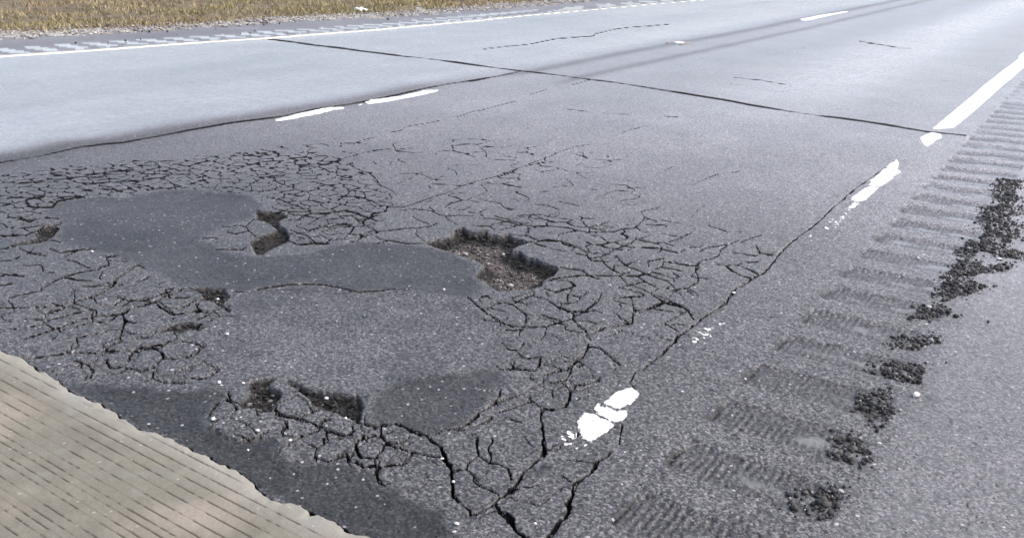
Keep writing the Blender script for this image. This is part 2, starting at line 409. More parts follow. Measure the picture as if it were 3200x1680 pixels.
# lanes
passing = (X < XC) & (X > XL - .16); far_sh = (X <= XL - .16)
shoulder = X > XR
edge = sstep(-.35, .10, XC - X)
lanemix = sstep(-.05, .55, XC - X)
TONE = TONE * (1 - lanemix) + .190 * lanemix
RGH = RGH * (1 - lanemix) + .25 * lanemix
AGG = AGG * (1 - .55 * lanemix)
GRAIN = GRAIN * (1 - .7 * lanemix)
# smoother polished wheel path further up the near lane, sky sheen also painted into TONE
wp = np.exp(-((X + 1.25 * S) / (.55 * S)) ** 2) * sstep(5.0 * S, 10 * S, Y) * (1 - lanemix)
wp2 = np.exp(-((X + 2.75 * S) / (.4 * S)) ** 2) * sstep(8 * S, 12 * S, Y) * (1 - lanemix)
RGH -= .17 * sstep(2.5 * S, 9 * S, Y) * (1 - lanemix); TONE += .100 * sstep(2.0 * S, 6 * S, Y) * (1 - lanemix); RGH -= .12 * wp + .04 * wp2; TONE += .09 * wp  # tone rises with distance: grazing sky reflection put into the colour
lw = vnoise(X, Y * .12, .55, 15) + .6 * vnoise(X, Y * .10, .22, 151) + .8 * vnoise(X, Y * .3, 1.6, 152)
TONE += .055 * lw * lanemix; RGH -= .06 * lw * lanemix
TONE += .018 * lw * (1 - lanemix) * sstep(2.5, 5, Rr)
# dark stained strips along the lane joint beyond the transverse crack
for off, wd, st in ((.06, .10, .40), (.62, .08, .32)):
    s_ = np.exp(-((X - XC - off * S) / (wd * S)) ** 2) * sstep(6.6 * S, 7.4 * S, Y)
    TONE *= 1 - st * s_; RGH += .12 * s_
s_ = np.exp(-((X - XC + .10) / .16) ** 2) * sstep(7.2 * S, 5.5 * S, Y)
TONE *= 1 - .35 * s_; RGH += .14 * s_

# patches
PSD = []
for P, tn0, rg in ((PATCH1, .034, .55), (PATCH2, .064, .54), (PATCH3, .033, .57), (PATCH4, .023, .58), (TARBLOT, .018, .5)):
    w, sdv = polysd(P, .12); tone = tn0
    sdv = sdv + .030 * vnoise(X[w], Y[w], .11, 17) + .016 * vnoise(X[w], Y[w], .035, 18)
    m = sstep(-.016, .022, sdv)
    tone = tone * (1 + .45 * vnoise(X[w], Y[w], .30, 19) + .30 * vnoise(X[w], Y[w], .07, 20))
    TONE[w] = TONE[w] * (1 - m) + tone * m; RGH[w] = RGH[w] * (1 - m) + rg * m
    AGG[w] = AGG[w] * (1 - m) + (.80 if tn0 < .06 else .95) * m
    GRAIN[w] *= 1 - .2 * m
    Z[w] -= .006 * sstep(0, .10, sdv)
    full = np.full(X.shape, -1.0); full[w] = sdv; PSD.append(full)
inpatch = np.maximum.reduce(PSD)

# cracks read from the photograph
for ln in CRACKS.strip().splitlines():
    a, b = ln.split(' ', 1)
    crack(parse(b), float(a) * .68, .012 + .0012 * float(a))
# finer cracking between them
for zi, (P, cell, share, wd) in enumerate(ZONES):
    w, sdv = polysd(P, .02, warp=False)
    x = WX[w]; y = WY[w]
    sel = (sdv > -.02) & (inpatch[w] < .004)
    xs, ys = x[sel] / cell, y[sel] / cell
    ci, cj = np.floor(xs), np.floor(ys)
    d1 = np.full(xs.shape, 9.0); d2 = d1.copy(); id1 = np.zeros(xs.shape); id2 = id1.copy()
    sx1 = id1.copy(); sy1 = id1.copy(); sx2 = id1.copy(); sy2 = id1.copy()
    for di in (-1, 0, 1):
        for dj in (-1, 0, 1):
            i, j = ci + di, cj + dj
            px = i + .08 + .84 * _hash(i, j, 40 + zi); py = j + .08 + .84 * _hash(i, j, 60 + zi)
            d = np.hypot(px - xs, py - ys); hid = _hash(i, j, 80 + zi)
            c1 = d < d1; c2 = (~c1) & (d < d2)
            d2 = np.where(c1, d1, np.where(c2, d, d2)); id2 = np.where(c1, id1, np.where(c2, hid, id2))
            sx2 = np.where(c1, sx1, np.where(c2, px, sx2)); sy2 = np.where(c1, sy1, np.where(c2, py, sy2))
            d1 = np.where(c1, d, d1); id1 = np.where(c1, hid, id1)
            sx1 = np.where(c1, px, sx1); sy1 = np.where(c1, py, sy1)
    sep = np.hypot(sx2 - sx1, sy2 - sy1) + 1e-6
    ed = (d2 ** 2 - d1 ** 2) / (2 * sep) * cell          # true distance to the cell edge
    mix = np.abs(np.sin((id1 + id2) * 917.13 + np.abs(id1 - id2) * 311.7)) % 1.0
    pr = share * np.clip(.5 + sdv[sel] / .12, 0, 1)
    rr = Rr[w][sel]
    nx, ny = (sx2 - sx1) / sep, (sy2 - sy1) / sep
    ax, ay = (X[w][sel] - CAM_X) / rr, Y[w][sel] / rr
    hw = (.34 + .24 * sstep(2.6, 4.0, rr)) * np.hypot((nx * ax + ny * ay) * rr ** 2 / FH * (1.5 - .6 * sstep(3.0, 5.2, rr)), (nx * ay - ny * ax) * rr * .00116)
    full = mix < pr
    openw = np.maximum(wd * .001 * (.4 + 1.2 * np.abs(np.sin((id1 + id2) * 77.7))), 2 * hw)
    cl_ = ed / (openw / 2 * (.45 + .60 * WID[w][sel])) * (1 + .6 * sstep(.34, .24, GAPN[w][sel]))
    inside = sstep(-.03, .05, sdv[sel] + .12 * vnoise(xs, ys, 1.7, 120 + zi))
    fz = sstep(2.4, 3.8, rr)
    hair = (.28 if share > 0 else .70) + .16 * fz + .40 * mix * (1.3 - inside) + cl_ * (.85 - .30 * fz)
    cl_ = cl_ * (1 - .38 * fz) + .30 * fz + .08
    keep_h = (mix < .35 + share) & (inside > .25)
    c = np.where(full, cl_, np.where(keep_h, hair, 9.0))
    lab_c = np.where(full | keep_h, cl_, 9.0)
    t_ = CDL[w]; t_[sel] = np.minimum(t_[sel], lab_c); CDL[w] = t_
    cc = CD[w]; dd = DEP[w]
    old = cc[sel]; mm = c < old
    cc[sel] = np.where(mm, c, old); dsel = dd[sel]; dd[sel] = np.where(mm & (c < 2), .012, dsel)
    CD[w] = cc; DEP[w] = dd
# slab: everything behind its edge has no cracks
wS, sS = polysd(SLAB, .3)
SLABD = np.full(X.shape, -9.0); SLABD[wS] = sS
CD = np.where(SLABD > -.004, 9.0, CD); CDL = np.where(SLABD > -.004, 9.0, CDL)
# open gap and tired soft edge beside the slab
gap = np.where((SLABD < 0) & (SLABD > -.05), -SLABD, 9)
gw = .008 * (.4 + WID * .5) * np.where(inpatch > .03, .45, 1.0)
cg = gap / gw
CD = np.minimum(CD, np.where(cg < 3, np.maximum(cg, .2), 9)); DEP = np.where(cg < 1.6, np.maximum(DEP, .02), DEP)

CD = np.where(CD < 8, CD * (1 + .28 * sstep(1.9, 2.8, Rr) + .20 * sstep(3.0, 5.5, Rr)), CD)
# pot holes
POT = np.full(X.shape, -1.0); POTID = np.full(X.shape, -1, int); DUST = np.zeros(X.shape)
rough_floor = (.016 * vnoise(X, Y, .035, 21) + .009 * vnoise(X, Y, .014, 22) + .004 * vnoise(X, Y, .007, 23)) * .8
PD = np.zeros(X.shape)
for k, (P, dep, run, lab, brown) in enumerate(POTS):
    w, sdv = polysd(P, .05, warp='soft')
    m = sdv > POT[w]; POT[w] = np.where(m, sdv, POT[w]); POTID[w] = np.where(m & (sdv > 0), k, POTID[w])
    prof = sstep(0, run, sdv) * .55 + sstep(0, .075, sdv) * .45
    if k == 0:      # shelves up towards the patch and the near rim
        lo, hi = P[:, 1].min(), P[:, 1].max()
        q = ground([(1480, 905), (1700, 800)])
        side = ((X[w] - q[0, 0]) * (q[1, 0] - q[0, 0]) + (Y[w] - q[0, 1]) * (q[1, 1] - q[0, 1])) / ((q[1] - q[0]) @ (q[1] - q[0]))
        prof = prof * (.30 + .70 * sstep(-.1, .55, side))
    PD[w] = np.maximum(PD[w], dep * prof)
    if k == 0: sv = np.maximum(sstep(.04, .09, sdv), 1 - sstep(.1, .5, side)) * sstep(.004, .03, sdv)  # brown withheld by the far wall: its shade is painted near black
    else: sv = .25 * brown * sstep(.012, .05, sdv)
    SOIL[w] = np.maximum(SOIL[w], sv)
infl = sstep(0, .012, POT)
PD = PD - infl * rough_floor * np.clip(PD / .02, 0, 1)
CDEP = DEP * (1 - sstep(.70, 1.08, CD)) * (.08 + .92 * sstep(5.5, 2.6, Rr))  # distant cracks nearly flat, their shade carried by the painted colour
# crumbling pits
pits = sstep(3.2, 2.4, Rr) * np.where((vnoise(X, Y, .013, 25) > .43) & (vnoise(X, Y, .5, 26) > -.15), .004, 0) * (1 - lanemix)

# right shoulder: milled rumble grooves
pit_y0 = 1.83 * S; sp = .268 * S; gx0, gx1 = .255 * S, .615 * S
kk = np.round((Y - pit_y0) / sp); gy = Y - (pit_y0 + kk * sp)
gyw = .088 * (1 + .12 * vnoise(X, Y, .05, 41))
inx = sstep(gx0 - .012, gx0 + .012, WX) * sstep(gx1 + .03, gx1 - .02, WX)
gd = np.sqrt(np.clip(1 - (gy / gyw) ** 2, 0, 1)) * inx * shoulder
GROOVE = (np.abs(gy) < gyw) & (WX > gx0) & (WX < gx1) & shoulder & (Y < 40) & (Y > .6)
GK = kk.astype(int)
fill = sstep(6.5 * S, 2.6 * S, Y)
mill = np.sin(X * 2 * np.pi / .022 + vnoise(X, Y, .10, 42) * .8 + 7 * _hash(kk, kk * 0, 3))
gxr = (WX - gx0) / (gx1 - gx0)
bottom = np.exp(-((gy + .012 + .03 * vnoise(X, Y, .11, 45)) / (.034 + .022 * vnoise(X, Y, .15, 47))) ** 2) * inx
silt = bottom * (.75 + 1.0 * vnoise(X, Y, .045, 49)) * np.clip(gxr * 1.5 + .32 - .42 * fill + 1.3 * vnoise(X, Y, .10, 44) + .35 * vnoise(X, Y, .02, 48), 0, 1) * (Y < 40) * (np.abs(gy) < gyw)
SILT = sstep(.08, .85, silt) * (1 - .35 * fill) * shoulder
soft = sstep(0, .6, gd)
mbrk = sstep(-.28, .12, vnoise(X, Y, .055, 50) + .5 * vnoise(X, Y, .02, 52) - .10 * fill)
gdep = np.minimum(soft * (.015 - .0075 * fill), np.where(SILT > .3, .0105 - .0055 * fill, 1))
GROOVEZ = gdep + soft * (1 - SILT) * .0020 * mill * (.35 + .65 * mbrk) * np.clip(1.3 - gxr, .3, 1) + soft * .003 * vnoise(X, Y, .03, 43) * (1 - SILT)
shm = sstep(.02, .3, X - XR) * shoulder
TONE = np.where(shoulder, TONE + .010 * shm, TONE)
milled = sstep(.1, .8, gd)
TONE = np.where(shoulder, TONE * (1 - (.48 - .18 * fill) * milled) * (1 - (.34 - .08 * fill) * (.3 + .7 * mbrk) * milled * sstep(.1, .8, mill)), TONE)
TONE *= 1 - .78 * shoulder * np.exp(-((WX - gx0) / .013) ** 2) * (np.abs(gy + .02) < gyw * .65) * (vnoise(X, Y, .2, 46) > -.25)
beyond = sstep(gx1 - .05, gx1 + .15, X)
TONE += shoulder * .022 * beyond; AGG = np.where(shoulder, AGG * (1 - .35 * beyond), AGG); GRAIN *= np.where(shoulder, 1 - .5 * beyond, 1)
RGH = np.where(shoulder, RGH - .04 * beyond, RGH)
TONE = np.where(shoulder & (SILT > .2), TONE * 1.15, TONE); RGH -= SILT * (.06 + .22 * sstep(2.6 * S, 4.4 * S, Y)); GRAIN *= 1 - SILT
# far shoulder: wet grooves by the edge line, their sky reflection partly painted pale
FX0, FX1 = -.22, -.76
fsp = .352
fk = np.round((Y - 5.83) / fsp); fy = Y - 5.83 - fk * fsp
rel = X - XL
finx = sstep(FX0, FX0 - .03, rel) * sstep(FX1, FX1 + .03, rel)
FGROOVE = (np.abs(fy) < .095) & (finx > .5) & (Y < 60) & (Y > -10)
fgd = sstep(.095, .07, np.abs(fy)) * finx
FK = fk.astype(int)
TONE = np.where(far_sh, .13 + .04 * vnoise(X, Y, .6, 51), TONE)
RGH = np.where(far_sh, .55, RGH)
RGH = np.where(FGROOVE, .10, RGH); TONE = np.where(FGROOVE, .24, TONE); AGG = np.where(FGROOVE, .1, np.where(far_sh, .6, AGG))

# paint
PAINT = np.full(X.shape, -1.0); PID = np.full(X.shape, -1, int)
PAINTS = []
def paint(P, name, label, rag=.5, grp=None, thin=0.0):
    w, sdv = polysd(P, .05, warp=rag > .3)
    n_ = vnoise(X[w], Y[w], .012, 71) * .018 + vnoise(X[w], Y[w], .03, 72) * .02
    v = sdv - rag * .005 + rag * n_ - thin * np.abs(vnoise(X[w], Y[w], .008, 73)) * .05
    if rag > .85: v = np.minimum(v, .030 * (vnoise(X[w], Y[w], .011, 74) + .6 * vnoise(X[w], Y[w], .006, 75) - .13))
    sc = np.maximum(1, Rr[w] / 4)
    m = (v > PAINT[w])
    PAINT[w] = np.where(m, v, PAINT[w]); PID[w] = np.where(m & (v > -.004 * sc), len(PAINTS), PID[w])
    PAINTS.append((name, label, grp))
G_E, G_C = 'worn white paint of the shoulder edge line', 'white dashes between the two lanes'
LW = .128 * S
end = parse('A3 1960,945 1985,938 2060,935 2180,840 2350,690 2576,495')
lft = parse('A3 2576,402 2400,530 2130,750 1990,868 1900,940')
paint(np.r_[lft, end, [[.135, 14], [.14, 60], [.0, 60], [.0, 14]]], 'edge_line', 'long unbroken white edge line beside the shoulder rumble grooves', .22)
paint(parse('A3 1815,1010 1830,990 1900,965 1975,972 1980,1000 1910,1048 1870,1070 1840,1050'), 'edge_line_fragment', 'small white paint fragment just below the transverse crack', .5, G_E)
paint(parse('A3 1560,1228 1600,1190 1645,1160 1665,1200 1650,1230'), 'edge_line_fragment', 'small slanted white paint scrap above the two long worn blocks', .5, G_E)
paint(parse('B3 1425,185 1480,120 1545,65 1640,60 1670,85 1600,150 1530,195 1440,190'), 'edge_line_fragment', 'upper of two long white paint blocks beside the rumble grooves', .45, G_E)
paint(parse('B3 1300,295 1340,248 1430,200 1530,198 1490,240 1420,300 1350,308'), 'edge_line_fragment', 'lower of two long white paint blocks beside the rumble grooves', .5, G_E)
paint(parse('B3 1270,360 1310,305 1390,315 1330,360'), 'edge_line_fragment', 'crumbling white paint tip under the two long paint blocks', .8, G_E, .5)
paint(parse('B3 1085,500 1150,435 1300,360 1330,375 1240,450 1180,510'), 'paint_flecks', 'few white paint flecks halfway along the dark joint crack', 1.0, G_E, .1)
paint(parse('B3 960,660 930,640 1000,540 1040,550'), 'paint_flecks', 'tiny white paint flecks close to the middle of the joint crack', 1.0, G_E, .1)
paint(parse('B3 120,1335 200,1240 330,1180 410,1190 300,1270 230,1330 180,1360'), 'paint_flecks', 'speckled white paint remains above the three large paint blocks', .9, G_E, .1)
paint(parse('C2 1825,440 1880,395 1960,340 2010,345 2065,385 2055,440 1980,465 1900,478'), 'edge_line_fragment', 'topmost rounded block of the nearest large white paint patch', .35, G_E)
paint(parse('C2 1750,480 1790,440 1850,460 1910,490 1995,485 1975,525 1945,575 1890,590 1830,555 1780,515'), 'edge_line_fragment', 'broken middle block of the nearest large white paint patch', .5, G_E)
paint(parse('C2 1645,560 1700,505 1790,530 1905,595 1840,645 1770,695 1720,705 1660,665 1635,610'), 'edge_line_fragment', 'widest lowest block of the nearest large white paint patch', .3, G_E)
paint(parse('C2 1520,700 1560,640 1600,580 1650,640 1720,700 1770,700 1700,775 1600,760'), 'paint_flecks', 'crumbled white flecks below the nearest large paint patch', .9, G_E, .1)
paint(parse('A1 1980,884 2050,862 2200,825 2400,783 2520,783 2520,798 2450,802 2350,832 2150,868 2050,884'), 'lane_dash', 'ragged white lane dash nearer to the alligator cracks', .6, G_C)
paint(parse('A2 208,748 250,728 480,703 640,662 748,656 740,672 600,706 400,742 240,764'), 'lane_dash', 'solid white lane dash nearest the transverse crack', .45, G_C)
paint(parse('A2 -30,792 50,781 64,795 0,803'), 'lane_dash_scrap', 'little white scrap at the tip of the ragged lane dash', .4, G_C)
paint(parse('A2 155,772 185,758 200,766 170,776'), 'lane_dash_scrap', 'tiny white scrap between the two near lane dashes', .4, G_C)
paint(parse('A3 940,140 1000,128 1100,108 1280,80 1305,86 1150,116 1060,137 1000,151 940,153'), 'lane_dash', 'distant white lane dash far beyond the transverse crack', .3, G_C)
for k in range(1, 4):
    y0 = 18.9 * S + 12.2 * S * k; xx = JOINT_C[-1, 0]
    if k == 1: paint(np.array([[xx + .1, y0], [xx + .22, y0], [xx + .22, y0 + 3.05], [xx + .1, y0 + 3.05]]), 'lane_dash', 'most distant white lane dash', .3, G_C)
o = np.argsort(LINE_L[:, 1]); LL = LINE_L[o]
LL = np.r_[[[LL[0, 0] - .12, 3.4]], LL, [[LL[-1, 0] - .05, 34], [LL[-1, 0] - .6, 60]]]
paint(np.r_[LL + [.075, 0], (LL - [.075, 0])[::-1]], 'edge_line', 'long white edge line along the grass side of the road', .25)

# gravel + grass ground
grv = sstep(.05, -.05, X - XG1)
Z += grv * (.02 * vnoise(X, Y, .07, 61) + .012 * vnoise(X, Y, .03, 62) + .02)
gs = sstep(.1, -.5, X - XG2)
Z += gs * (.14 * vnoise(X, Y, .9, 63) + .07 * vnoise(X, Y, .3, 64) + .03 + .03 * vnoise(X, Y, 4.5, 65)) + gs * np.clip(-(X + 9.6 * S), 0, 60) * .012

# concrete slab: 12 mm proud, tined
slabm = sstep(-.003, .004, SLABD)
CGR = np.full(X.shape, 9.0)
def tine(p, w_mm=3.2):
    global CD, DEP
    a, b = CD, DEP
    CD = CGR; DEP = np.zeros_like(X)
    crack(p, w_mm, .003, .38, ragged=False)
    CD, DEP = a, b
# direction of the tines follows the traced ones
T0 = ground([(0, 1153), (640, 1484)]); td = T0[1] - T0[0]; td /= np.hypot(*td); tn = np.array([-td[1], td[0]])
if tn[1] < 0: tn = -tn
base = T0[0]
offs = []
o_ = -1.2
rr_ = random.Random(3)
while o_ < .5:
    offs.append(o_); o_ += rr_.choice([.021, .026, .029, .033, .037])
TB = None
Z = Z - CDEP * (1 - slabm) - PD - pits * (1 - slabm) - GROOVEZ - fgd * .001 * far_sh + GRAIN * (1 - slabm) + (PAINT > 0) * .0015
Zs = .013 + .003 * vnoise(X, Y, .6, 91) + near * .0012 * vnoise(X, Y, .012, 92) - .008 * sstep(.03, 0, SLABD) * (.4 + vnoise(X, Y, .03, 93))
# grooves in the slab, straight saw lines
ox = (X - base[0]) * tn[0] + (Y - base[1]) * tn[1] + .0022 * vnoise(X * td[0] + Y * td[1], X * 0, .35, 94) + .0035 * vnoise(X, Y, .9, 95)
dmin = np.full(X.shape, 9.0)
for q in offs: dmin = np.minimum(dmin, np.abs(ox - q))
TINE = sstep(.0030, .0008, dmin) * sstep(.012, .035, SLABD + .02 * vnoise(X, Y, .05, 96))
TINE *= .25 + .75 * sstep(-.30, .05, vnoise(X, Y, .09, 97) + .75 * vnoise(X, Y, .017, 98))
Zs = Zs - .0018 * TINE
Z = Z * (1 - slabm) + Zs * slabm
DUSTY = sstep(.10, .0, np.abs(SLABD))

# ------------------------------------------------------------------ labels per quad
def qmean(a): return (a[:-1, :-1] + a[1:, :-1] + a[:-1, 1:] + a[1:, 1:]) * .25
def qc(a): return a[:-1, :-1]
qX, qY, qR = qmean(X), qmean(Y), qmean(Rr)
LANE, PASS, SHO, FSH, GRV, GRS, SLB = range(7)
lab = np.full(qX.shape, LANE)
lab[qX < qmean(XC)] = PASS
lab[qX < qmean(XL) - .16] = FSH
lab[qX < qmean(XG1)] = GRV
lab[qX < qmean(XG2)] = GRS
lab[qX > qmean(XR)] = SHO
lab[qX > 3.4] = GRV
lab[qX > 4.6] = GRS
slab_q = qmean(SLABD) > 0; lab[slab_q] = SLB
base_lab = lab.copy()
part = np.zeros(qX.shape, int)            # 0 body, then ids
NEXT = [1]; PARTS = {}
def newpart(mask, **kw):
    k = NEXT[0]; NEXT[0] += 1; part[mask] = k; PARTS[k] = kw; return k
isroad = np.isin(lab, (LANE, PASS, SHO, FSH))
qCD = np.minimum(qmean(CDL), qmean(CD)); fine = (qR > 1.42) & (qR < 40)
for P, nm in zip(PSD, ('large dark smooth repair patch', 'lighter grey smooth repair patch in the middle', 'small dark repair patch under the grey one', 'dark strip of fresh asphalt along the concrete', 'little dark tar blot below the nearest white paint')):
    newpart((qmean(P) > 0) & (lab == LANE) & (part == 0), name='asphalt_patch', label=nm, par=LANE, mat='asphalt')
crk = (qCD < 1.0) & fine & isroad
newpart(crk & (lab == LANE), name='crack_soil_shade', par=LANE, mat='asphalt', kind='stuff')  # crack quads: soil plus shade painted into the colour
newpart(crk & (lab == PASS), name='crack_soil_shade', par=PASS, mat='asphalt', kind='stuff')
newpart(crk & (lab == SHO), name='crack_soil_shade', par=SHO, mat='asphalt', kind='stuff')
qpot = qmean(POT)
for k, (P, dep, run, lb, brown) in enumerate(POTS):
    newpart((qpot > 0) & (qc(POTID) == k) & (lab == LANE), name='pothole_floor', label=lb, par=LANE, mat='asphalt')
# asphalt pieces: regions cut off by cracks
free = (lab == LANE) & (part == 0)
L_ = np.full(free.shape, -1); parent_ = []
def root_(k):
    while parent_[k] != k: parent_[k] = parent_[parent_[k]]; k = parent_[k]
    return k
prev = []
for j in range(free.shape[0]):
    d = np.diff(np.r_[0, free[j].astype(np.int8), 0]); st, en = np.nonzero(d == 1)[0], np.nonzero(d == -1)[0]
    cur = []; q = 0
    for a0, b0 in zip(st.tolist(), en.tolist()):
        k = len(parent_); parent_.append(k); L_[j, a0:b0] = k; cur.append((a0, b0, k))
        while q < len(prev) and prev[q][1] <= a0: q += 1
        t = q
        while t < len(prev) and prev[t][0] < b0:
            ra, rb = root_(k), root_(prev[t][2])
            if ra != rb: parent_[max(ra, rb)] = min(ra, rb)
            t += 1
    prev = cur
roots = np.array([root_(k) for k in range(len(parent_))])
L_ = np.where(free, roots[np.where(free, L_, 0)], -1)
vals, cnt = np.unique(L_[free], return_counts=True)
order = np.argsort(-cnt)
PIECES = []; small = np.zeros(free.shape, bool); idmap = {}
inv = np.full(free.size, -1, int)
for rank, k in enumerate(order):
    if cnt[k] > 5000: continue
    if cnt[k] >= 26 and len(PIECES) < 290: inv[vals[k]] = len(PIECES); PIECES.append(cnt[k])
    else: inv[vals[k]] = 100000
pl = np.where(free, inv[np.where(L_ >= 0, L_, 0)], -1)
piece0 = NEXT[0]
for k in range(len(PIECES)):
    PARTS[NEXT[0]] = dict(name='asphalt_piece', par=LANE, mat='asphalt'); NEXT[0] += 1
m = (pl >= 0) & (pl < 100000); part[m] = piece0 + pl[m]
newpart(pl == 100000, name='asphalt_crumbs', par=LANE, mat='asphalt', kind='stuff')
# rumble grooves
qG = GROOVE[:-1, :-1] & GROOVE[1:, 1:]
for k in np.unique(qc(GK)[qG & (qR < 40)]):
    newpart(qG & (qc(GK) == k) & (lab == SHO) & (part == 0), name='rumble_groove', par=SHO, mat='asphalt')
qF = FGROOVE[:-1, :-1] & (lab == FSH)
for k in np.unique(qc(FK)[qF & (qR < 35)]):
    newpart(qF & (qc(FK) == k) & (part == 0), name='rumble_groove', par=FSH, mat='asphalt')
# paint (own objects)
qP = np.maximum.reduce([PAINT[:-1, :-1], PAINT[1:, :-1], PAINT[:-1, 1:], PAINT[1:, 1:]])
qPid = np.maximum.reduce([PID[:-1, :-1], PID[1:, :-1], PID[:-1, 1:], PID[1:, 1:]])
for k, (nm, lb, gp) in enumerate(PAINTS):
    newpart((qP > 0) & (qPid == k) & np.isin(lab, (LANE, PASS, SHO, FSH)), name=nm, label=lb, par=None, mat='asphalt', cat='road marking', group=gp, kind='stuff' if nm == 'paint_flecks' else None)

# tilt and settle every piece a little
npieces = len(PIECES)
pv = np.full(X.shape, -1)
for a, b in ((0, 0), (1, 0), (0, 1), (1, 1)):
    sub = pv[a:a + part.shape[0], b:b + part.shape[1]]
    mm = m; sub[mm] = pl[mm]
vm = pv >= 0
pid = pv[vm]
c0 = np.bincount(pid, minlength=npieces) + 1e-9
mx = np.bincount(pid, X[vm], npieces) / c0; my = np.bincount(pid, Y[vm], npieces) / c0
rg2 = np.random.default_rng(5)
tx, ty, tz = rg2.normal(0, .022, npieces), rg2.normal(0, .022, npieces), rg2.normal(-.0015, .0022, npieces)
Z[vm] += tz[pid] + np.clip(tx[pid] * (X[vm] - mx[pid]) + ty[pid] * (Y[vm] - my[pid]), -.005, .005)
# worn rims
Z -= .0012 * sstep(1.8, 1.0, CD) * (1 - slabm) * (near > .01)
TONE[vm] *= (1 + rg2.normal(0, .07, npieces))[pid]

# ------------------------------------------------------------------ materials
def mat(name):
    mt = bpy.data.materials.new(name); mt.use_nodes = True
    nt = mt.node_tree; b = nt.nodes['Principled BSDF']
    return mt, nt, b
class NB:
    def __init__(s, nt): s.nt = nt
    def n(s, t, **kw):
        nd = s.nt.nodes.new(t)
        for k, v in kw.items():
            if k.startswith('i_'):
                key = k[2:]; key = int(key) if key.isdigit() else key.replace('_', ' ')
                s.set(nd.inputs[key], v)
            else: setattr(nd, k, v)
        return nd
    def set(s, inp, v):
        if isinstance(v, bpy.types.NodeSocket): s.nt.links.new(v, inp)
        else: inp.default_value = v
    def math(s, op, a, b=None, c=None, clamp=False):
        nd = s.nt.nodes.new('ShaderNodeMath'); nd.operation = op; nd.use_clamp = clamp
        s.set(nd.inputs[0], a)
        if b is not None: s.set(nd.inputs[1], b)
        if c is not None: s.set(nd.inputs[2], c)
        return nd.outputs[0]
    def attr(s, name): return s.n('ShaderNodeAttribute', attribute_name=name).outputs['Fac']
    def mix(s, f, a, b, mode='MIX'):
        nd = s.nt.nodes.new('ShaderNodeMix'); nd.data_type = 'RGBA'; nd.blend_type = mode
        s.set(nd.inputs[0], f); s.set(nd.inputs[6], a); s.set(nd.inputs[7], b); return nd.outputs[2]
    def mr(s, v, a, b, c=0.0, d=1.0, smooth=False):
        nd = s.nt.nodes.new('ShaderNodeMapRange'); nd.interpolation_type = 'SMOOTHSTEP' if smooth else 'LINEAR'
        s.set(nd.inputs[0], v)
        for k, q in enumerate((a, b, c, d)): s.set(nd.inputs[k + 1], q)
        return nd.outputs[0]
    def noise(s, pos, scale, detail=2, rough=.5):
        return s.n('ShaderNodeTexNoise', i_Vector=pos, i_Scale=scale, i_Detail=detail, i_Roughness=rough).outputs['Fac']
    def grey(s, v):
        nd = s.nt.nodes.new('ShaderNodeCombineColor')
        for k in range(3): s.set(nd.inputs[k], v)
        return nd.outputs[0]

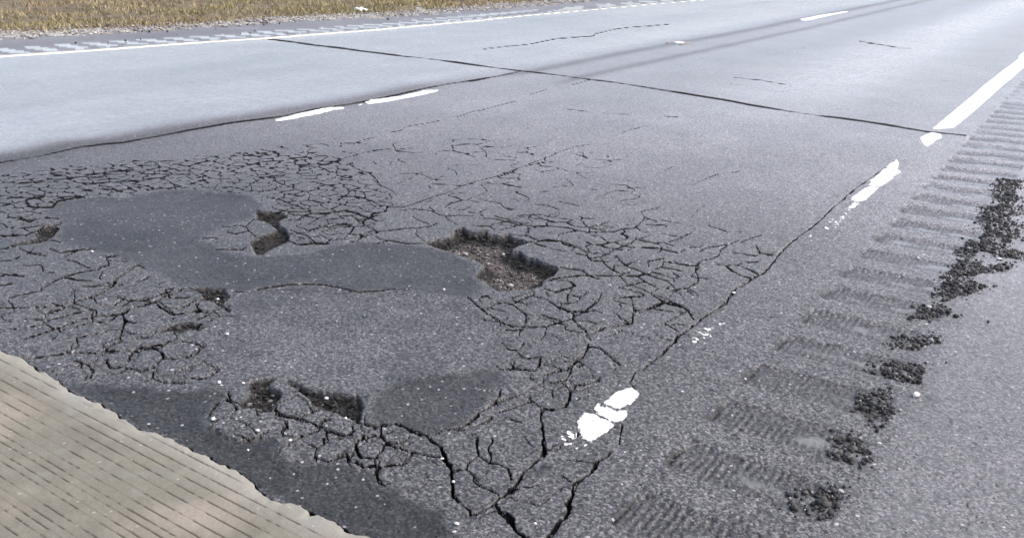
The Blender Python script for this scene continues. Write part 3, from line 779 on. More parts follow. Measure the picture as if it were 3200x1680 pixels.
def asphalt_material():
    mt, nt, b = mat('asphalt'); g = NB(nt)
    pos = g.n('ShaderNodeNewGeometry').outputs['Position']
    tone, rgh, soil, cd, pnt, agg, silt = (g.attr(q) for q in ('tone', 'rgh', 'soil', 'cd', 'pnt', 'agg', 'silt'))
    vo = g.n('ShaderNodeTexVoronoi', i_Vector=pos, i_Scale=180.0, i_Randomness=1.0)
    sep = g.n('ShaderNodeSeparateColor', i_Color=vo.outputs['Color'])
    vo2 = g.n('ShaderNodeTexVoronoi', i_Vector=pos, i_Scale=62.0, i_Randomness=1.0)
    sep2 = g.n('ShaderNodeSeparateColor', i_Color=vo2.outputs['Color'])
    stone = g.math('POWER', sep.outputs[0], 2.2)
    k1 = g.math('MULTIPLY_ADD', stone, 1.8, .45)
    k1 = g.math('MULTIPLY_ADD', g.math('SUBTRACT', k1, 1.0), agg, 1.0)
    n_big = g.noise(pos, 1.3, 4, .6); n_mid = g.noise(pos, 9.0, 4, .6); n_fine = g.noise(pos, 330.0, 2, .6)
    k2 = g.math('ADD', g.mr(n_big, .3, .7, .88, 1.12), g.mr(n_mid, .3, .7, -.12, .12))
    k3 = g.mr(n_fine, .3, .7, .68, 1.32)
    alb = g.math('MULTIPLY', tone, g.math('MULTIPLY', k1, g.math('MULTIPLY', k2, k3)))
    # scattered pale stones, dark bitumen pits
    bright = g.math('MULTIPLY', g.math('GREATER_THAN', sep2.outputs[1], .90), g.math('LESS_THAN', vo2.outputs['Distance'], g.mr(sep2.outputs[2], 0, 1, .16, .34)))
    bright = g.math('MULTIPLY', bright, g.mr(agg, .3, .9, .3, 1.0))
    alb = g.math('MULTIPLY_ADD', bright, g.mr(sep2.outputs[0], 0, 1, .05, .34), alb)
    darkp = g.math('MULTIPLY', g.math('GREATER_THAN', sep2.outputs[0], .87), g.math('LESS_THAN', vo2.outputs['Distance'], .42))
    alb = g.math('MULTIPLY', alb, g.math('MULTIPLY_ADD', g.math('MULTIPLY', darkp, agg), -.55, 1.0))
    vo3 = g.n('ShaderNodeTexVoronoi', i_Vector=pos, i_Scale=26.0); sep3 = g.n('ShaderNodeSeparateColor', i_Color=vo3.outputs['Color'])
    pit = g.math('MULTIPLY', g.math('GREATER_THAN', sep3.outputs[0], .90), g.mr(vo3.outputs['Distance'], .16, .34, 1.0, 0.0))
    alb = g.math('MULTIPLY', alb, g.math('MULTIPLY_ADD', g.math('MULTIPLY', pit, agg), -.55, 1.0))
    col = g.mix(1.0, g.grey(alb), g.mix(g.noise(pos, 2.2, 3), (1.005, .985, 1.005, 1), (1.03, .98, 1.01, 1)), 'MULTIPLY')
    # pale silt in the milled grooves
    siltc = g.mix(n_mid, (.13, .132, .135, 1), (.175, .175, .17, 1))
    col = g.mix(silt, col, g.mix(1.0, siltc, g.grey(k3), 'MULTIPLY'))
    # soil: brown pothole floor
    sn = g.noise(pos, 45.0, 5, .7); sn2 = g.noise(pos, 7.0, 3)
    sc = g.mix(g.mr(sn, .35, .7), (.022, .0195, .018, 1), (.115, .10, .093, 1))
    sc = g.mix(g.mr(sn2, .45, .62), sc, g.mix(g.mr(sn, .3, .7), (.05, .042, .039, 1), (.18, .15, .142, 1)))
    col = g.mix(soil, col, sc)
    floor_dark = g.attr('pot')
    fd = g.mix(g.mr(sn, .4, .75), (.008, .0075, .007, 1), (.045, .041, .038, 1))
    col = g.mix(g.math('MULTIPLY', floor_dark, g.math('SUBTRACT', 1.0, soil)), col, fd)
    # soil and bitumen in the cracks, with the crack's shade painted in, walls included
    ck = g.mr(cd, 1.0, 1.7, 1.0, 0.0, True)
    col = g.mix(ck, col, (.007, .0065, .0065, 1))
    # white paint
    wn_ = g.noise(pos, 140.0, 3, .6)
    pc = g.mix(g.mr(wn_, .35, .7), (.56, .56, .55, 1), (.74, .74, .73, 1))
    pc = g.mix(g.math('MULTIPLY', g.mr(n_mid, .5, .72), .45), pc, (.42, .42, .41, 1))
    pc = g.mix(g.math('MULTIPLY', darkp, .5), pc, (.30, .30, .30, 1))
    pc = g.mix(g.attr('yel'), pc, (.74, .66, .42, 1))
    pf = g.mr(g.math('ADD', pnt, g.mr(wn_, .25, .75, -.0055, .0035)), -.0006, .0010)
    col = g.mix(pf, col, pc)
    nt.links.new(col, b.inputs['Base Color'])
    r = g.math('ADD', rgh, g.mr(n_fine, .3, .7, -.06, .06))
    r = g.math('ADD', r, g.mr(n_mid, .3, .7, -.04, .04))
    r = g.mix(ck, g.grey(r), (.95, .95, .95, 1)); r = g.mix(pf, r, (.6, .6, .6, 1)); r = g.mix(floor_dark, r, (.9, .9, .9, 1))
    nt.links.new(r, b.inputs['Roughness'])
    nt.links.new(g.math('MULTIPLY', g.mr(rgh, .30, .52, .80, .30), g.mr(g.math('MAXIMUM', ck, floor_dark), 0, 1, 1.0, .1)), b.inputs['Specular IOR Level'])
    h = g.math('ADD', g.math('MULTIPLY', vo.outputs['Distance'], -.6), g.math('MULTIPLY', n_fine, .8))
    h = g.math('ADD', h, g.math('MULTIPLY', vo2.outputs['Distance'], -.5))
    bp = g.n('ShaderNodeBump', i_Strength=.40, i_Distance=.0035, i_Height=g.math('MULTIPLY', h, agg))
    nt.links.new(bp.outputs[0], b.inputs['Normal'])
    return mt
def concrete_material():
    mt, nt, b = mat('concrete'); g = NB(nt)
    pos = g.n('ShaderNodeNewGeometry').outputs['Position']
    tine, dusty = g.attr('tine'), g.attr('dusty')
    n1, n2, n3 = g.noise(pos, 1.7, 4, .6), g.noise(pos, 11.0, 5, .65), g.noise(pos, 260.0, 3, .6)
    col = g.mix(g.mr(n1, .35, .65), (.130, .119, .094, 1), (.155, .143, .113, 1))
    col = g.mix(g.mr(n2, .45, .75), col, (.178, .167, .134, 1))
    col = g.mix(g.math('MULTIPLY', g.mr(g.noise(pos, 3.1, 3), .52, .66), .5), col, (.29, .24, .20, 1))
    col = g.mix(g.math('MULTIPLY', g.mr(g.noise(pos, 4.3, 3), .55, .7), .5), col, (.20, .205, .205, 1))
    col = g.mix(1.0, col, g.grey(g.mr(n3, .3, .7, .84, 1.14)), 'MULTIPLY')
    col = g.mix(g.math('MULTIPLY', dusty, .4), col, (.32, .305, .27, 1))
    vo = g.n('ShaderNodeTexVoronoi', i_Vector=pos, i_Scale=70.0)
    sp = g.n('ShaderNodeSeparateColor', i_Color=vo.outputs['Color'])
    speck = g.math('MULTIPLY', g.math('GREATER_THAN', sp.outputs[0], .96), g.math('LESS_THAN', vo.outputs['Distance'], .3))
    col = g.mix(g.math('MULTIPLY', speck, .35), col, (.40, .38, .33, 1))
    speck2 = g.math('MULTIPLY', g.math('GREATER_THAN', sp.outputs[1], .965), g.math('LESS_THAN', vo.outputs['Distance'], .25))
    col = g.mix(g.math('MULTIPLY', speck2, .6), col, (.12, .10, .08, 1))
    col = g.mix(g.math('MULTIPLY', tine, .92), col, g.mix(n2, (.028, .021, .016, 1), (.05, .040, .031, 1)))
    nt.links.new(col, b.inputs['Base Color']); b.inputs['Roughness'].default_value = .9; b.inputs['Specular IOR Level'].default_value = .25
    bp = g.n('ShaderNodeBump', i_Strength=.3, i_Distance=.003, i_Height=g.math('ADD', n3, g.math('MULTIPLY', n2, .6)))
    nt.links.new(bp.outputs[0], b.inputs['Normal'])
    return mt
def gravel_material():
    mt, nt, b = mat('gravel_ground'); g = NB(nt)
    pos = g.n('ShaderNodeNewGeometry').outputs['Position']
    vo = g.n('ShaderNodeTexVoronoi', i_Vector=pos, i_Scale=26.0); sp = g.n('ShaderNodeSeparateColor', i_Color=vo.outputs['Color'])
    col = g.mix(sp.outputs[0], (.12, .11, .105, 1), (.42, .40, .37, 1))
    col = g.mix(g.mr(g.noise(pos, 1.5, 4), .45, .7), col, (.24, .20, .15, 1))
    nt.links.new(col, b.inputs['Base Color']); b.inputs['Roughness'].default_value = .9; b.inputs['Specular IOR Level'].default_value = .2
    bp = g.n('ShaderNodeBump', i_Strength=.8, i_Distance=.02, i_Height=g.math('MULTIPLY', vo.outputs['Distance'], -1.0))
    nt.links.new(bp.outputs[0], b.inputs['Normal'])
    return mt
def turf_material():
    mt, nt, b = mat('turf_soil'); g = NB(nt)
    pos = g.n('ShaderNodeNewGeometry').outputs['Position']
    n1, n2, n3 = g.noise(pos, .8, 5, .6), g.noise(pos, 7.0, 5, .7), g.noise(pos, 45.0, 3, .7)
    col = g.mix(g.mr(n1, .38, .62), (.12, .10, .062, 1), (.17, .135, .095, 1))
    col = g.mix(g.mr(n2, .42, .68), col, (.27, .22, .16, 1))
    col = g.mix(1.0, col, g.grey(g.mr(n3, .25, .75, .45, 1.5)), 'MULTIPLY')
    nt.links.new(col, b.inputs['Base Color']); b.inputs['Roughness'].default_value = .95; b.inputs['Specular IOR Level'].default_value = .1
    bp = g.n('ShaderNodeBump', i_Strength=.9, i_Distance=.05, i_Height=g.math('ADD', n2, n3))
    nt.links.new(bp.outputs[0], b.inputs['Normal'])
    return mt
def tinted_material(name, rough=.85, spec=.3, var=60.0):
    mt, nt, b = mat(name); g = NB(nt)
    pos = g.n('ShaderNodeNewGeometry').outputs['Position']
    c = g.n('ShaderNodeAttribute', attribute_name='tint').outputs['Color']
    col = g.mix(1.0, c, g.grey(g.mr(g.noise(pos, var, 3, .6), .3, .7, .7, 1.3)), 'MULTIPLY')
    nt.links.new(col, b.inputs['Base Color']); b.inputs['Roughness'].default_value = rough; b.inputs['Specular IOR Level'].default_value = spec
    return mt
MAT = dict(asphalt=asphalt_material(), concrete=concrete_material(), gravel=gravel_material(), turf=turf_material(),
           stone=tinted_material('loose_stone', .85, .3, 220.0), blade=tinted_material('dry_grass', .8, .2, 30.0))

# ------------------------------------------------------------------ sheet -> objects
VID = np.arange(NR * NA).reshape(NR, NA)
QV = np.stack([VID[:-1, :-1], VID[:-1, 1:], VID[1:, 1:], VID[1:, :-1]], -1).reshape(-1, 4)[:, ::-1]
PX, PY, PZ = X.ravel(), Y.ravel(), Z.ravel()
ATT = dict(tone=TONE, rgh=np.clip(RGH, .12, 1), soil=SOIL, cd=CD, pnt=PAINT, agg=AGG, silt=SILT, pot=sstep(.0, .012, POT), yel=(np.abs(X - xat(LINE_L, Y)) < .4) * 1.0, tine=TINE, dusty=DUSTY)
ATT = {k: v.ravel().astype(np.float32) for k, v in ATT.items()}
USE = dict(asphalt=('tone', 'rgh', 'soil', 'cd', 'pnt', 'agg', 'silt', 'pot', 'yel'), concrete=('tine', 'dusty'), gravel=(), turf=())
def props(o, label=None, cat=None, group=None, kind=None):
    if label: o['label'] = label
    if cat: o['category'] = cat
    if group: o['group'] = group
    if kind: o['kind'] = kind
def sheet_object(name, qidx, m, parent=None):
    q = QV[qidx]; vs, inv_ = np.unique(q, return_inverse=True); inv_ = inv_.reshape(-1)
    org = np.zeros(3)
    if parent is not None or len(qidx) < 60000:
        org = np.array([PX[vs].mean(), PY[vs].mean(), 0.0])
    co = np.c_[PX[vs], PY[vs], PZ[vs]] - org
    me = bpy.data.meshes.new(name)
    me.vertices.add(len(vs)); me.vertices.foreach_set('co', co.astype(np.float32).ravel())
    n = len(qidx)
    me.loops.add(n * 4); me.loops.foreach_set('vertex_index', inv_.astype(np.int32))
    me.polygons.add(n); me.polygons.foreach_set('loop_start', np.arange(0, n * 4, 4, dtype=np.int32))
    me.polygons.foreach_set('loop_total', np.full(n, 4, dtype=np.int32))
    me.polygons.foreach_set('use_smooth', np.ones(n, bool))
    for a in USE[m]:
        at = me.attributes.new(a, 'FLOAT', 'POINT'); at.data.foreach_set('value', ATT[a][vs])
    me.materials.append(MAT[m]); me.update(); me.validate()
    o = bpy.data.objects.new(name, me); COL.objects.link(o); o.location = org
    if parent is not None: o.parent = parent; o.location = org - np.array(parent.location)
    return o
flab = base_lab.ravel(); fpart = part.ravel()
INFO = {LANE: ('travel_lane', 'asphalt', 'cracked grey asphalt lane with smooth dark repair patches', 'road lane'),
        PASS: ('passing_lane', 'asphalt', 'smooth pale asphalt lane next to the grass side edge line', 'road lane'),
        SHO: ('road_shoulder', 'asphalt', 'asphalt shoulder with milled rumble grooves and loose dark gravel', 'shoulder'),
        FSH: ('far_shoulder', 'asphalt', 'narrow far shoulder with pale wet rumble grooves before the gravel', 'shoulder'),
        GRV: ('gravel_verge', 'gravel', 'strip of pale gravel between far shoulder and dry grass', 'gravel strip'),
        GRS: ('verge_ground', 'turf', 'brown earth under dry grass along the far side of the road', 'ground'),
        SLB: ('concrete_pavement', 'concrete', 'tan grooved concrete slab with a chipped edge against the asphalt', 'concrete slab')}
BODY = {}
for k, (nm, m_, lb, ct) in INFO.items():
    idx = np.nonzero((flab == k) & (fpart == 0))[0]
    BODY[k] = sheet_object(nm, idx, m_); props(BODY[k], lb, ct, None, 'structure')
srt = np.argsort(fpart, kind='stable'); fs = fpart[srt]
for k, kw in PARTS.items():
    a, b_ = np.searchsorted(fs, k), np.searchsorted(fs, k, 'right')
    if b_ - a < 2: continue
    idx = srt[a:b_]
    par = BODY[kw['par']] if kw['par'] is not None else None
    o = sheet_object(kw['name'], idx, kw['mat'], par)
    props(o, kw.get('label'), kw.get('cat'), kw.get('group'), kw.get('kind'))

# ------------------------------------------------------------------ stones
PHI = (1 + 5 ** .5) / 2
ICO = np.array([(-1, PHI, 0), (1, PHI, 0), (-1, -PHI, 0), (1, -PHI, 0), (0, -1, PHI), (0, 1, PHI), (0, -1, -PHI), (0, 1, -PHI), (PHI, 0, -1), (PHI, 0, 1), (-PHI, 0, -1), (-PHI, 0, 1)]) / 1.902
ICF = np.array([(0, 11, 5), (0, 5, 1), (0, 1, 7), (0, 7, 10), (0, 10, 11), (1, 5, 9), (5, 11, 4), (11, 10, 2), (10, 7, 6), (7, 1, 8), (3, 9, 4), (3, 4, 2), (3, 2, 6), (3, 6, 8), (3, 8, 9), (4, 9, 5), (2, 4, 11), (6, 2, 10), (8, 6, 7), (9, 8, 1)])
def surf_z(x, y):
    g = to_grid(np.c_[x, y]); i = np.clip(np.round(g[:, 0]).astype(int), 0, NA - 1); j = np.clip(np.round(g[:, 1]).astype(int), 0, NR - 1)
    return Z[j, i]
def mesh_from(name, V, Fc, m, tint=None, parent=None, loc=(0, 0, 0), smooth=False):
    me = bpy.data.meshes.new(name); me.vertices.add(len(V)); me.vertices.foreach_set('co', (V - np.array(loc)).astype(np.float32).ravel())
    k = Fc.shape[1]; n = len(Fc)
    me.loops.add(n * k); me.loops.foreach_set('vertex_index', Fc.astype(np.int32).ravel())
    me.polygons.add(n); me.polygons.foreach_set('loop_start', np.arange(0, n * k, k, dtype=np.int32)); me.polygons.foreach_set('loop_total', np.full(n, k, dtype=np.int32))
    if smooth: me.polygons.foreach_set('use_smooth', np.ones(n, bool))
    if tint is not None:
        at = me.attributes.new('tint', 'FLOAT_COLOR', 'POINT'); at.data.foreach_set('color', np.c_[tint, np.ones(len(tint))].astype(np.float32).ravel())
    me.materials.append(m); me.update(); me.validate()
    o = bpy.data.objects.new(name, me); COL.objects.link(o); o.location = loc
    if parent is not None: o.parent = parent
    return o
def stones(x, y, size, tint, flat=.65, sink=.25, z=None):
    n = len(x)
    V = ICO[None] * (1 + RNG.uniform(-.30, .30, (n, 12, 1)))
    V = V * np.stack([RNG.uniform(.75, 1.25, n), RNG.uniform(.65, 1.05, n), RNG.uniform(flat * .75, flat * 1.2, n)], -1)[:, None]
    a = RNG.uniform(0, 6.283, n); ca, sa = np.cos(a)[:, None], np.sin(a)[:, None]
    V = np.stack([V[..., 0] * ca - V[..., 1] * sa, V[..., 0] * sa + V[..., 1] * ca, V[..., 2]], -1)
    if z is None: z = surf_z(x, y)
    V = V * (size / 2)[:, None, None]
    V[..., 0] += x[:, None]; V[..., 1] += y[:, None]; V[..., 2] += (z + size / 2 * flat * (1 - 2 * sink))[:, None]
    Fc = (ICF[None] + 12 * np.arange(n)[:, None, None]).reshape(-1, 3)
    return V.reshape(-1, 3), Fc, np.repeat(tint, 12, 0)
def pick(cols, n, p=None, jit=.18):
    c = np.array(cols)[RNG.choice(len(cols), n, p=p)]
    return np.clip(c * (1 + RNG.uniform(-jit, jit, (n, 1))), .005, .9)
DARKS = [(.020, .019, .019), (.040, .038, .036), (.065, .062, .06), (.11, .106, .102), (.28, .27, .26)]
CLUMPS = [
 ('B3', 2470, 175, 120, 40, 'thin dark gravel clump highest up beside the rumble grooves'),
 ('B3', 2440, 262, 110, 55, 'dark gravel clump just above the widest gravel spread'),
 ('B3', 2395, 380, 170, 85, 'upper part of the widest dark gravel spread'),
 ('B3', 2400, 535, 190, 105, 'thick middle of the widest dark gravel spread'),
 ('B3', 2220, 640, 150, 65, 'lower tongue of the widest dark gravel spread by the groove ends'),
 ('B3', 2500, 690, 130, 45, 'dark gravel clump farthest out on the shoulder'),
 ('B3', 2160, 800, 180, 65, 'long dark gravel clump directly below the widest spread'),
 ('B3', 2400, 785, 105, 32, 'thin scatter of dark gravel outside the long clump'),
 ('B3', 2080, 945, 180, 82, 'dark gravel clump second below the widest spread'),
 ('B3', 1890, 1110, 140, 68, 'dark gravel clump third below the widest spread'),
 ('C3', 1650, 15, 165, 62, 'dark gravel clump fifth from the nearest one'),
 ('C3', 1560, 212, 185, 84, 'dark gravel clump fourth from the nearest one'),
 ('C3', 1390, 450, 175, 105, 'dark gravel clump beside the flat white stone'),
 ('C3', 1210, 750, 165, 112, 'dark gravel clump second from the nearest one'),
 ('C3', 1010, 1085, 190, 128, 'nearest dark gravel clump at the lowest rumble groove'),
]
for tl, px, py, rx, ry, lb in CLUMPS:
    c = trace(tl, (px, py))[0]; ex = trace(tl, (px + rx, py))[0] - c; ey = trace(tl, (px, py - ry))[0] - c
    area = abs(ex[0] * ey[1] - ex[1] * ey[0]) * math.pi
    n = int(min(900, max(80, area * 13500)))
    rad = np.sqrt(RNG.uniform(0, 1, n)) ** 1.05; th = RNG.uniform(0, 6.283, n)
    wob = 1 + .28 * np.sin(2 * th + RNG.uniform(0, 6)) + .20 * np.sin(3 * th + RNG.uniform(0, 6)) + .14 * np.sin(5 * th + RNG.uniform(0, 6)) + .10 * np.sin(9 * th + RNG.uniform(0, 6))
    rad = rad * wob * 1.0
    sp_ = RNG.random(n) < .22; rad[sp_] *= RNG.uniform(1.05, 1.75, sp_.sum())
    rad = rad * .86
    x = c[0] + rad * np.cos(th) * ex[0] + rad * np.sin(th) * ey[0]; y = c[1] + rad * np.cos(th) * ex[1] + rad * np.sin(th) * ey[1]
    size = np.clip(RNG.lognormal(math.log(.0070), .55, n), .003, .024)
    z = surf_z(x, y) + .005 * np.clip(1 - (rad / wob) ** 2, 0, 1) * RNG.uniform(0, 1, n)
    V, Fc, tn_ = stones(x, y, size, pick(DARKS, n, (.34, .32, .20, .105, .035)), .7, .2, z)
    o = bpy.data.objects.new('gravel_clump', None); COL.objects.link(o); o.location = (c[0], c[1], 0)
    props(o, lb, 'gravel clump', 'dark gravel clumps along the ends of the rumble grooves')
    q = mesh_from('loose_gravel', V, Fc, MAT['stone'], tn_, o, (c[0], c[1], 0)); q.location = (0, 0, 0); q['kind'] = 'stuff'
# gravel lying in the potholes
BROWNS = [(.115, .096, .090), (.18, .158, .15), (.065, .059, .055), (.035, .032, .031), (.32, .30, .29)]
floors = [o for o in COL.objects if o.name.split('.')[0] == 'pothole_floor']
for k, (P, dep, run, lb, brown) in enumerate(POTS):
    par = next((o for o in floors if o.get('label') == lb), None)
    if par is None: continue
    lo, hi = P.min(0), P.max(0); n0 = 2600 if k == 0 else 500
    x = RNG.uniform(lo[0], hi[0], n0); y = RNG.uniform(lo[1], hi[1], n0)
    g = to_grid(np.c_[x, y]); i = np.round(g[:, 0]).astype(int); j = np.round(g[:, 1]).astype(int)
    ok = (POT[j, i] > .006) & (POTID[j, i] == k); x, y = x[ok], y[ok]; n = len(x)
    if n < 5: continue
    size = np.clip(RNG.lognormal(math.log(.0085), .42, n), .004, .026)
    cols = pick(DARKS, n, (.36, .33, .2, .08, .03)) * .6
    if k == 0:
        so_ = SOIL[j, i][ok][:, None]; cols = pick(BROWNS, n, (.26, .14, .28, .26, .06)) * so_ + cols * (1 - so_)  # stones darken in the same painted shade band
    V, Fc, tn_ = stones(x, y, size, cols, .6, .25)
    o = mesh_from('pothole_gravel', V, Fc, MAT['stone'], tn_, par, (0, 0, 0))
    o.matrix_parent_inverse = Matrix.Translation(-par.location); o['kind'] = 'stuff'

# ------------------------------------------------------------------ single stones, lumps, litter, marker
def one_stone(name, tl, px, py, wpx, tint, label, cat, group=None, flat=.6, sink=.15):
    c = trace(tl, (px, py))[0]; e = trace(tl, (px + wpx / 2, py))[0] - c
    size = float(np.hypot(*e)) * 2
    V, Fc, tn_ = stones(np.array([c[0]]), np.array([c[1]]), np.array([size]), np.array([tint]), flat, sink)
    Vs = V.copy()
    o = mesh_from(name, Vs, Fc, MAT['stone'], tn_, None, (c[0], c[1], float(surf_z(c[0:1], c[1:2])[0])))
    props(o, label, cat, group); return o
WS = (.62, .61, .59)
GP = 'pale pebbles lying on the asphalt'
for tl, px, py, wp, lb in [
    ('C3', 1660, 390, 62, 'flat white stone on the smooth outer shoulder'),
    ('B3', 452, 967, 26, 'pale pebble sitting in the dark joint crack'),
    ('B3', 1803, 706, 22, 'white pebble in a rumble groove near the long gravel clump'),
    ('B3', 2395, 725, 34, 'white pebble at the lower rim of the widest gravel spread'),
    ('B2', 790, 941, 28, 'white pebble on the dark patch below the largest pothole'),
    ('B2', 1228, 630, 26, 'white pebble under the far wall of the largest pothole'),
    ('B1', 1590, 985, 34, 'pale pebble in the small pothole between the two patches'),
    ('B1', 1664, 1274, 34, 'white pebble on the grey patch edge near the thin pothole'),
    ('B1', 676, 676, 26, 'white pebble on the rim of the plate under the narrow pothole'),
    ('C1', 1494, 299, 28, 'white pebble on rubble before the dark rubble pothole'),
    ('C1', 1658, 300, 24, 'white pebble at the corner of the dark rubble pothole'),
    ('C1', 2224, 361, 38, 'white pebble on the rim of the long dark pothole'),
    ('C1', 2355, 524, 30, 'white pebble under the long dark pothole'),
    ('C1', 1755, 634, 32, 'white pebble above the dark strip along the concrete'),
    ('C1', 1690, 750, 26, 'white pebble on the dark strip along the concrete'),
    ('C1', 1978, 700, 34, 'pale pebble under a rounded asphalt piece by the dark strip'),
    ('C1', 1455, 551, 32, 'pale pebble between small pieces at the dark strip edge'),
    ('C2', 722, 808, 28, 'white pebble at the bend of the widest crack'),
    ('C2', 800, 972, 34, 'white pebble below the bend of the widest crack'),
    ('C2', 930, 1187, 46, 'largest white pebble close to the lowest crack fork'),
    ('C2', 820, 1262, 36, 'pale pebble on the dark strip near the bottom crack'),
    ('C2', 1078, 1112, 40, 'yellowish pebble wedged at the lowest crack fork'),
    ('C2', 1357, 1252, 24, 'white pebble between the two cracks at the bottom')]:
    one_stone('pebble', tl, px, py, wp, (.62, .58, .42) if 'yellowish' in lb else WS, lb, 'pebble', GP)
BL = (.02, .02, .021)
for tl, px, py, wp in [('A1', 555, 322, 20), ('A1', 920, 305, 22), ('A1', 1030, 290, 13), ('A1', 1040, 235, 12), ('A1', 1095, 240, 20), ('A1', 1225, 238, 15),
                       ('A1', 1580, 220, 12), ('A1', 1810, 188, 15), ('A1', 1930, 188, 14), ('A1', 2045, 178, 16), ('A1', 1865, 232, 13), ('A1', 1830, 245, 11), ('A1', 1760, 250, 12),
                       ('A1', 1300, 262, 12), ('A1', 790, 322, 11), ('A2', 380, 147, 16), ('A2', 290, 107, 12)]:
    one_stone('asphalt_lump', tl, px, py, wp, BL, 'small black asphalt lump scattered on the far shoulder', 'asphalt lump', 'black lumps scattered on the far shoulder', .95, .05)
one_stone('asphalt_lump', 'A2', 730, 1122, 14, BL, 'tiny black lump alone on the plain lane asphalt', 'asphalt lump', None, .9, .05)
one_stone('asphalt_lump', 'B3', 2310, 1197, 26, (.03, .03, .028), 'small dark lump alone on the smooth outer shoulder', 'asphalt lump', None, 1.2, .05)

# white litter at the grass edge: crumpled sheet folded into a lump
c = trace('A2', (188, 98))[0]; hw = float(np.hypot(*(trace('A2', (232, 98))[0] - c)))
NU, NVv = 22, 14
V = []
for j in range(NVv):
    for i in range(NU):
        u, v = i / (NU - 1) * 2 - 1, j / (NVv - 1) * 2 - 1
        hgt = max(0, 1 - u * u * .9 - v * v * .9)
        V.append((c[0] + u * hw * .25 + v * .09, c[1] + u * hw * .95 + v * .05, hgt * .03))
V = np.array(V)
V[:, 2] += .10 * np.abs(vnoise(V[:, 0] + 50, V[:, 1], .07, 5)) + .08 * (vnoise(V[:, 0] + 50, V[:, 1], .15, 6)) + .02
V[:, 2] += surf_z(V[:, 0], V[:, 1])
V[:, :2] += .03 * np.c_[vnoise(V[:, 0], V[:, 1], .06, 7), vnoise(V[:, 0], V[:, 1], .06, 8)]
Fc = np.array([(j * NU + i, j * NU + i + 1, (j + 1) * NU + i + 1, (j + 1) * NU + i) for j in range(NVv - 1) for i in range(NU - 1)])
o = mesh_from('litter', V, Fc, MAT['stone'], np.tile((.80, .79, .78), (len(V), 1)), None, (c[0], c[1], 0))
props(o, 'crumpled white litter lying where gravel meets dry grass', 'litter')

# recessed marker in the lane joint
c = trace('A3', (52, 318))[0]; ang = 0.0
def frustum(w0, l0, w1, l1, z0, z1, cx=0, cy=0):
    v = [(cx + sx * w / 2, cy + sy * l / 2, z) for (w, l, z) in ((w0, l0, z0), (w1, l1, z1)) for sx, sy in ((-1, -1), (1, -1), (1, 1), (-1, 1))]
    f = [(0, 3, 2, 1), (4, 5, 6, 7), (0, 1, 5, 4), (1, 2, 6, 5), (2, 3, 7, 6), (3, 0, 4, 7)]
    return np.array(v, float), np.array(f)
def joinm(parts):
    V, F_, n = [], [], 0
    for v, f in parts: V.append(v); F_.append(f + n); n += len(v)
    return np.concatenate(V), np.concatenate(F_)
mk = bpy.data.objects.new('road_reflector', None); COL.objects.link(mk); mk.location = (c[0], c[1], float(surf_z(c[0:1], c[1:2])[0]))
props(mk, 'low metal road reflector with pale lens set on the lane joint', 'road reflector')
V, Fc = joinm([frustum(.05, .42, .03, .34, .0, .018, -.10), frustum(.05, .42, .03, .34, .0, .018, .10), frustum(.26, .10, .22, .08, .001, .012, 0, .14)])
mesh_from('housing', V, Fc, MAT['stone'], np.tile((.20, .19, .18), (len(V), 1)), mk)
V, Fc = frustum(.14, .16, .10, .05, .002, .022)
mesh_from('lens', V, Fc, MAT['stone'], np.tile((.78, .76, .74), (len(V), 1)), mk)

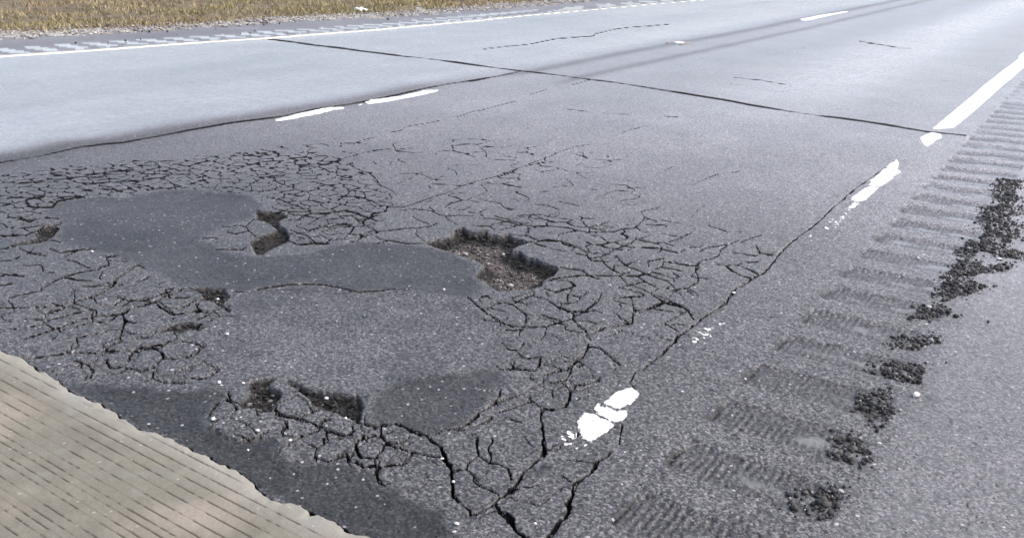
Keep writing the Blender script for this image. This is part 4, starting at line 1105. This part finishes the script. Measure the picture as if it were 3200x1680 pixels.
# ------------------------------------------------------------------ gravel stones, dry grass
n = 9000
y = RNG.uniform(2.5, 26, n); t = RNG.uniform(-.15, 1.15, n)
x0, x1 = xat(GRAVEL_OUT, y), xat(GRAVEL_IN, y); x = x0 + (x1 - x0) * t
size = np.clip(RNG.lognormal(math.log(.019), .5, n), .008, .07)
V, Fc, tn_ = stones(x, y, size, pick([(.22, .205, .195), (.30, .285, .27), (.16, .15, .145), (.09, .085, .082), (.24, .20, .17), (.45, .43, .41)], n, (.30, .22, .18, .08, .14, .08)), .6, .2)
o = mesh_from('verge_stones', V, Fc, MAT['stone'], tn_); props(o, 'loose pale stones of the gravel strip beside the grass', 'gravel', None, 'stuff')
n = 130000
y = RNG.uniform(2.0, 30, n) ; dx = RNG.uniform(0, 1, n) ** 1.5 * 11
x = xat(GRAVEL_OUT, y) - dx + .35
cl = vnoise(x, y, .35, 81) + .7 * vnoise(x, y, .12, 82) + .5 * vnoise(x, y, 1.6, 83)
edge_ = np.exp(-((dx - .9) / .8) ** 2)
keep = RNG.random(n) < np.clip(.30 - .12 * sstep(2, 5, dx) + cl * 1.0 + .40 * edge_, .03, 1) * sstep(-.05, .5, dx)
x, y, dx, cl, edge_ = x[keep], y[keep], dx[keep], cl[keep], edge_[keep]; n = len(x)
h = RNG.uniform(.03, .085, n) * (1 + .7 * cl); wd = RNG.uniform(.006, .014, n)
a = RNG.uniform(0, 6.283, n); ln = RNG.uniform(.2, 1.1, n) * h; la = RNG.uniform(0, 6.283, n)
z = surf_z(x, y)
p0 = np.c_[x - np.cos(a) * wd, y - np.sin(a) * wd, z - .005]; p1 = np.c_[x + np.cos(a) * wd, y + np.sin(a) * wd, z - .005]
p2 = np.c_[x + np.cos(la) * ln, y + np.sin(la) * ln, z + h]
V = np.stack([p0, p1, p2], 1).reshape(-1, 3); Fc = np.arange(3 * n).reshape(-1, 3)
tan_, olive, brown_ = np.array((.345, .27, .155)), np.array((.20, .18, .085)), np.array((.215, .155, .10))
g1 = np.clip(.5 + 1.5 * vnoise(x, y, 2.2, 84) + .5 * edge_ * (vnoise(x, y, 3.0, 86) > -.1), 0, 1)[:, None] ; b1 = np.clip(.35 + 1.6 * vnoise(x, y, 1.1, 85) - .5 * edge_ + .35 * sstep(2, 5, dx), 0, 1)[:, None]
tint = (tan_ * (1 - g1 * .7) + olive * g1 * .7); tint = tint * (1 - b1 * .7) + brown_ * b1 * .7
tint = tint * RNG.uniform(.65, 1.35, (n, 1))
o = mesh_from('dry_grass', V, Fc, MAT['blade'], np.repeat(tint, 3, 0)); props(o, 'short dry tan and olive grass along the far verge', 'grass', None, 'stuff')
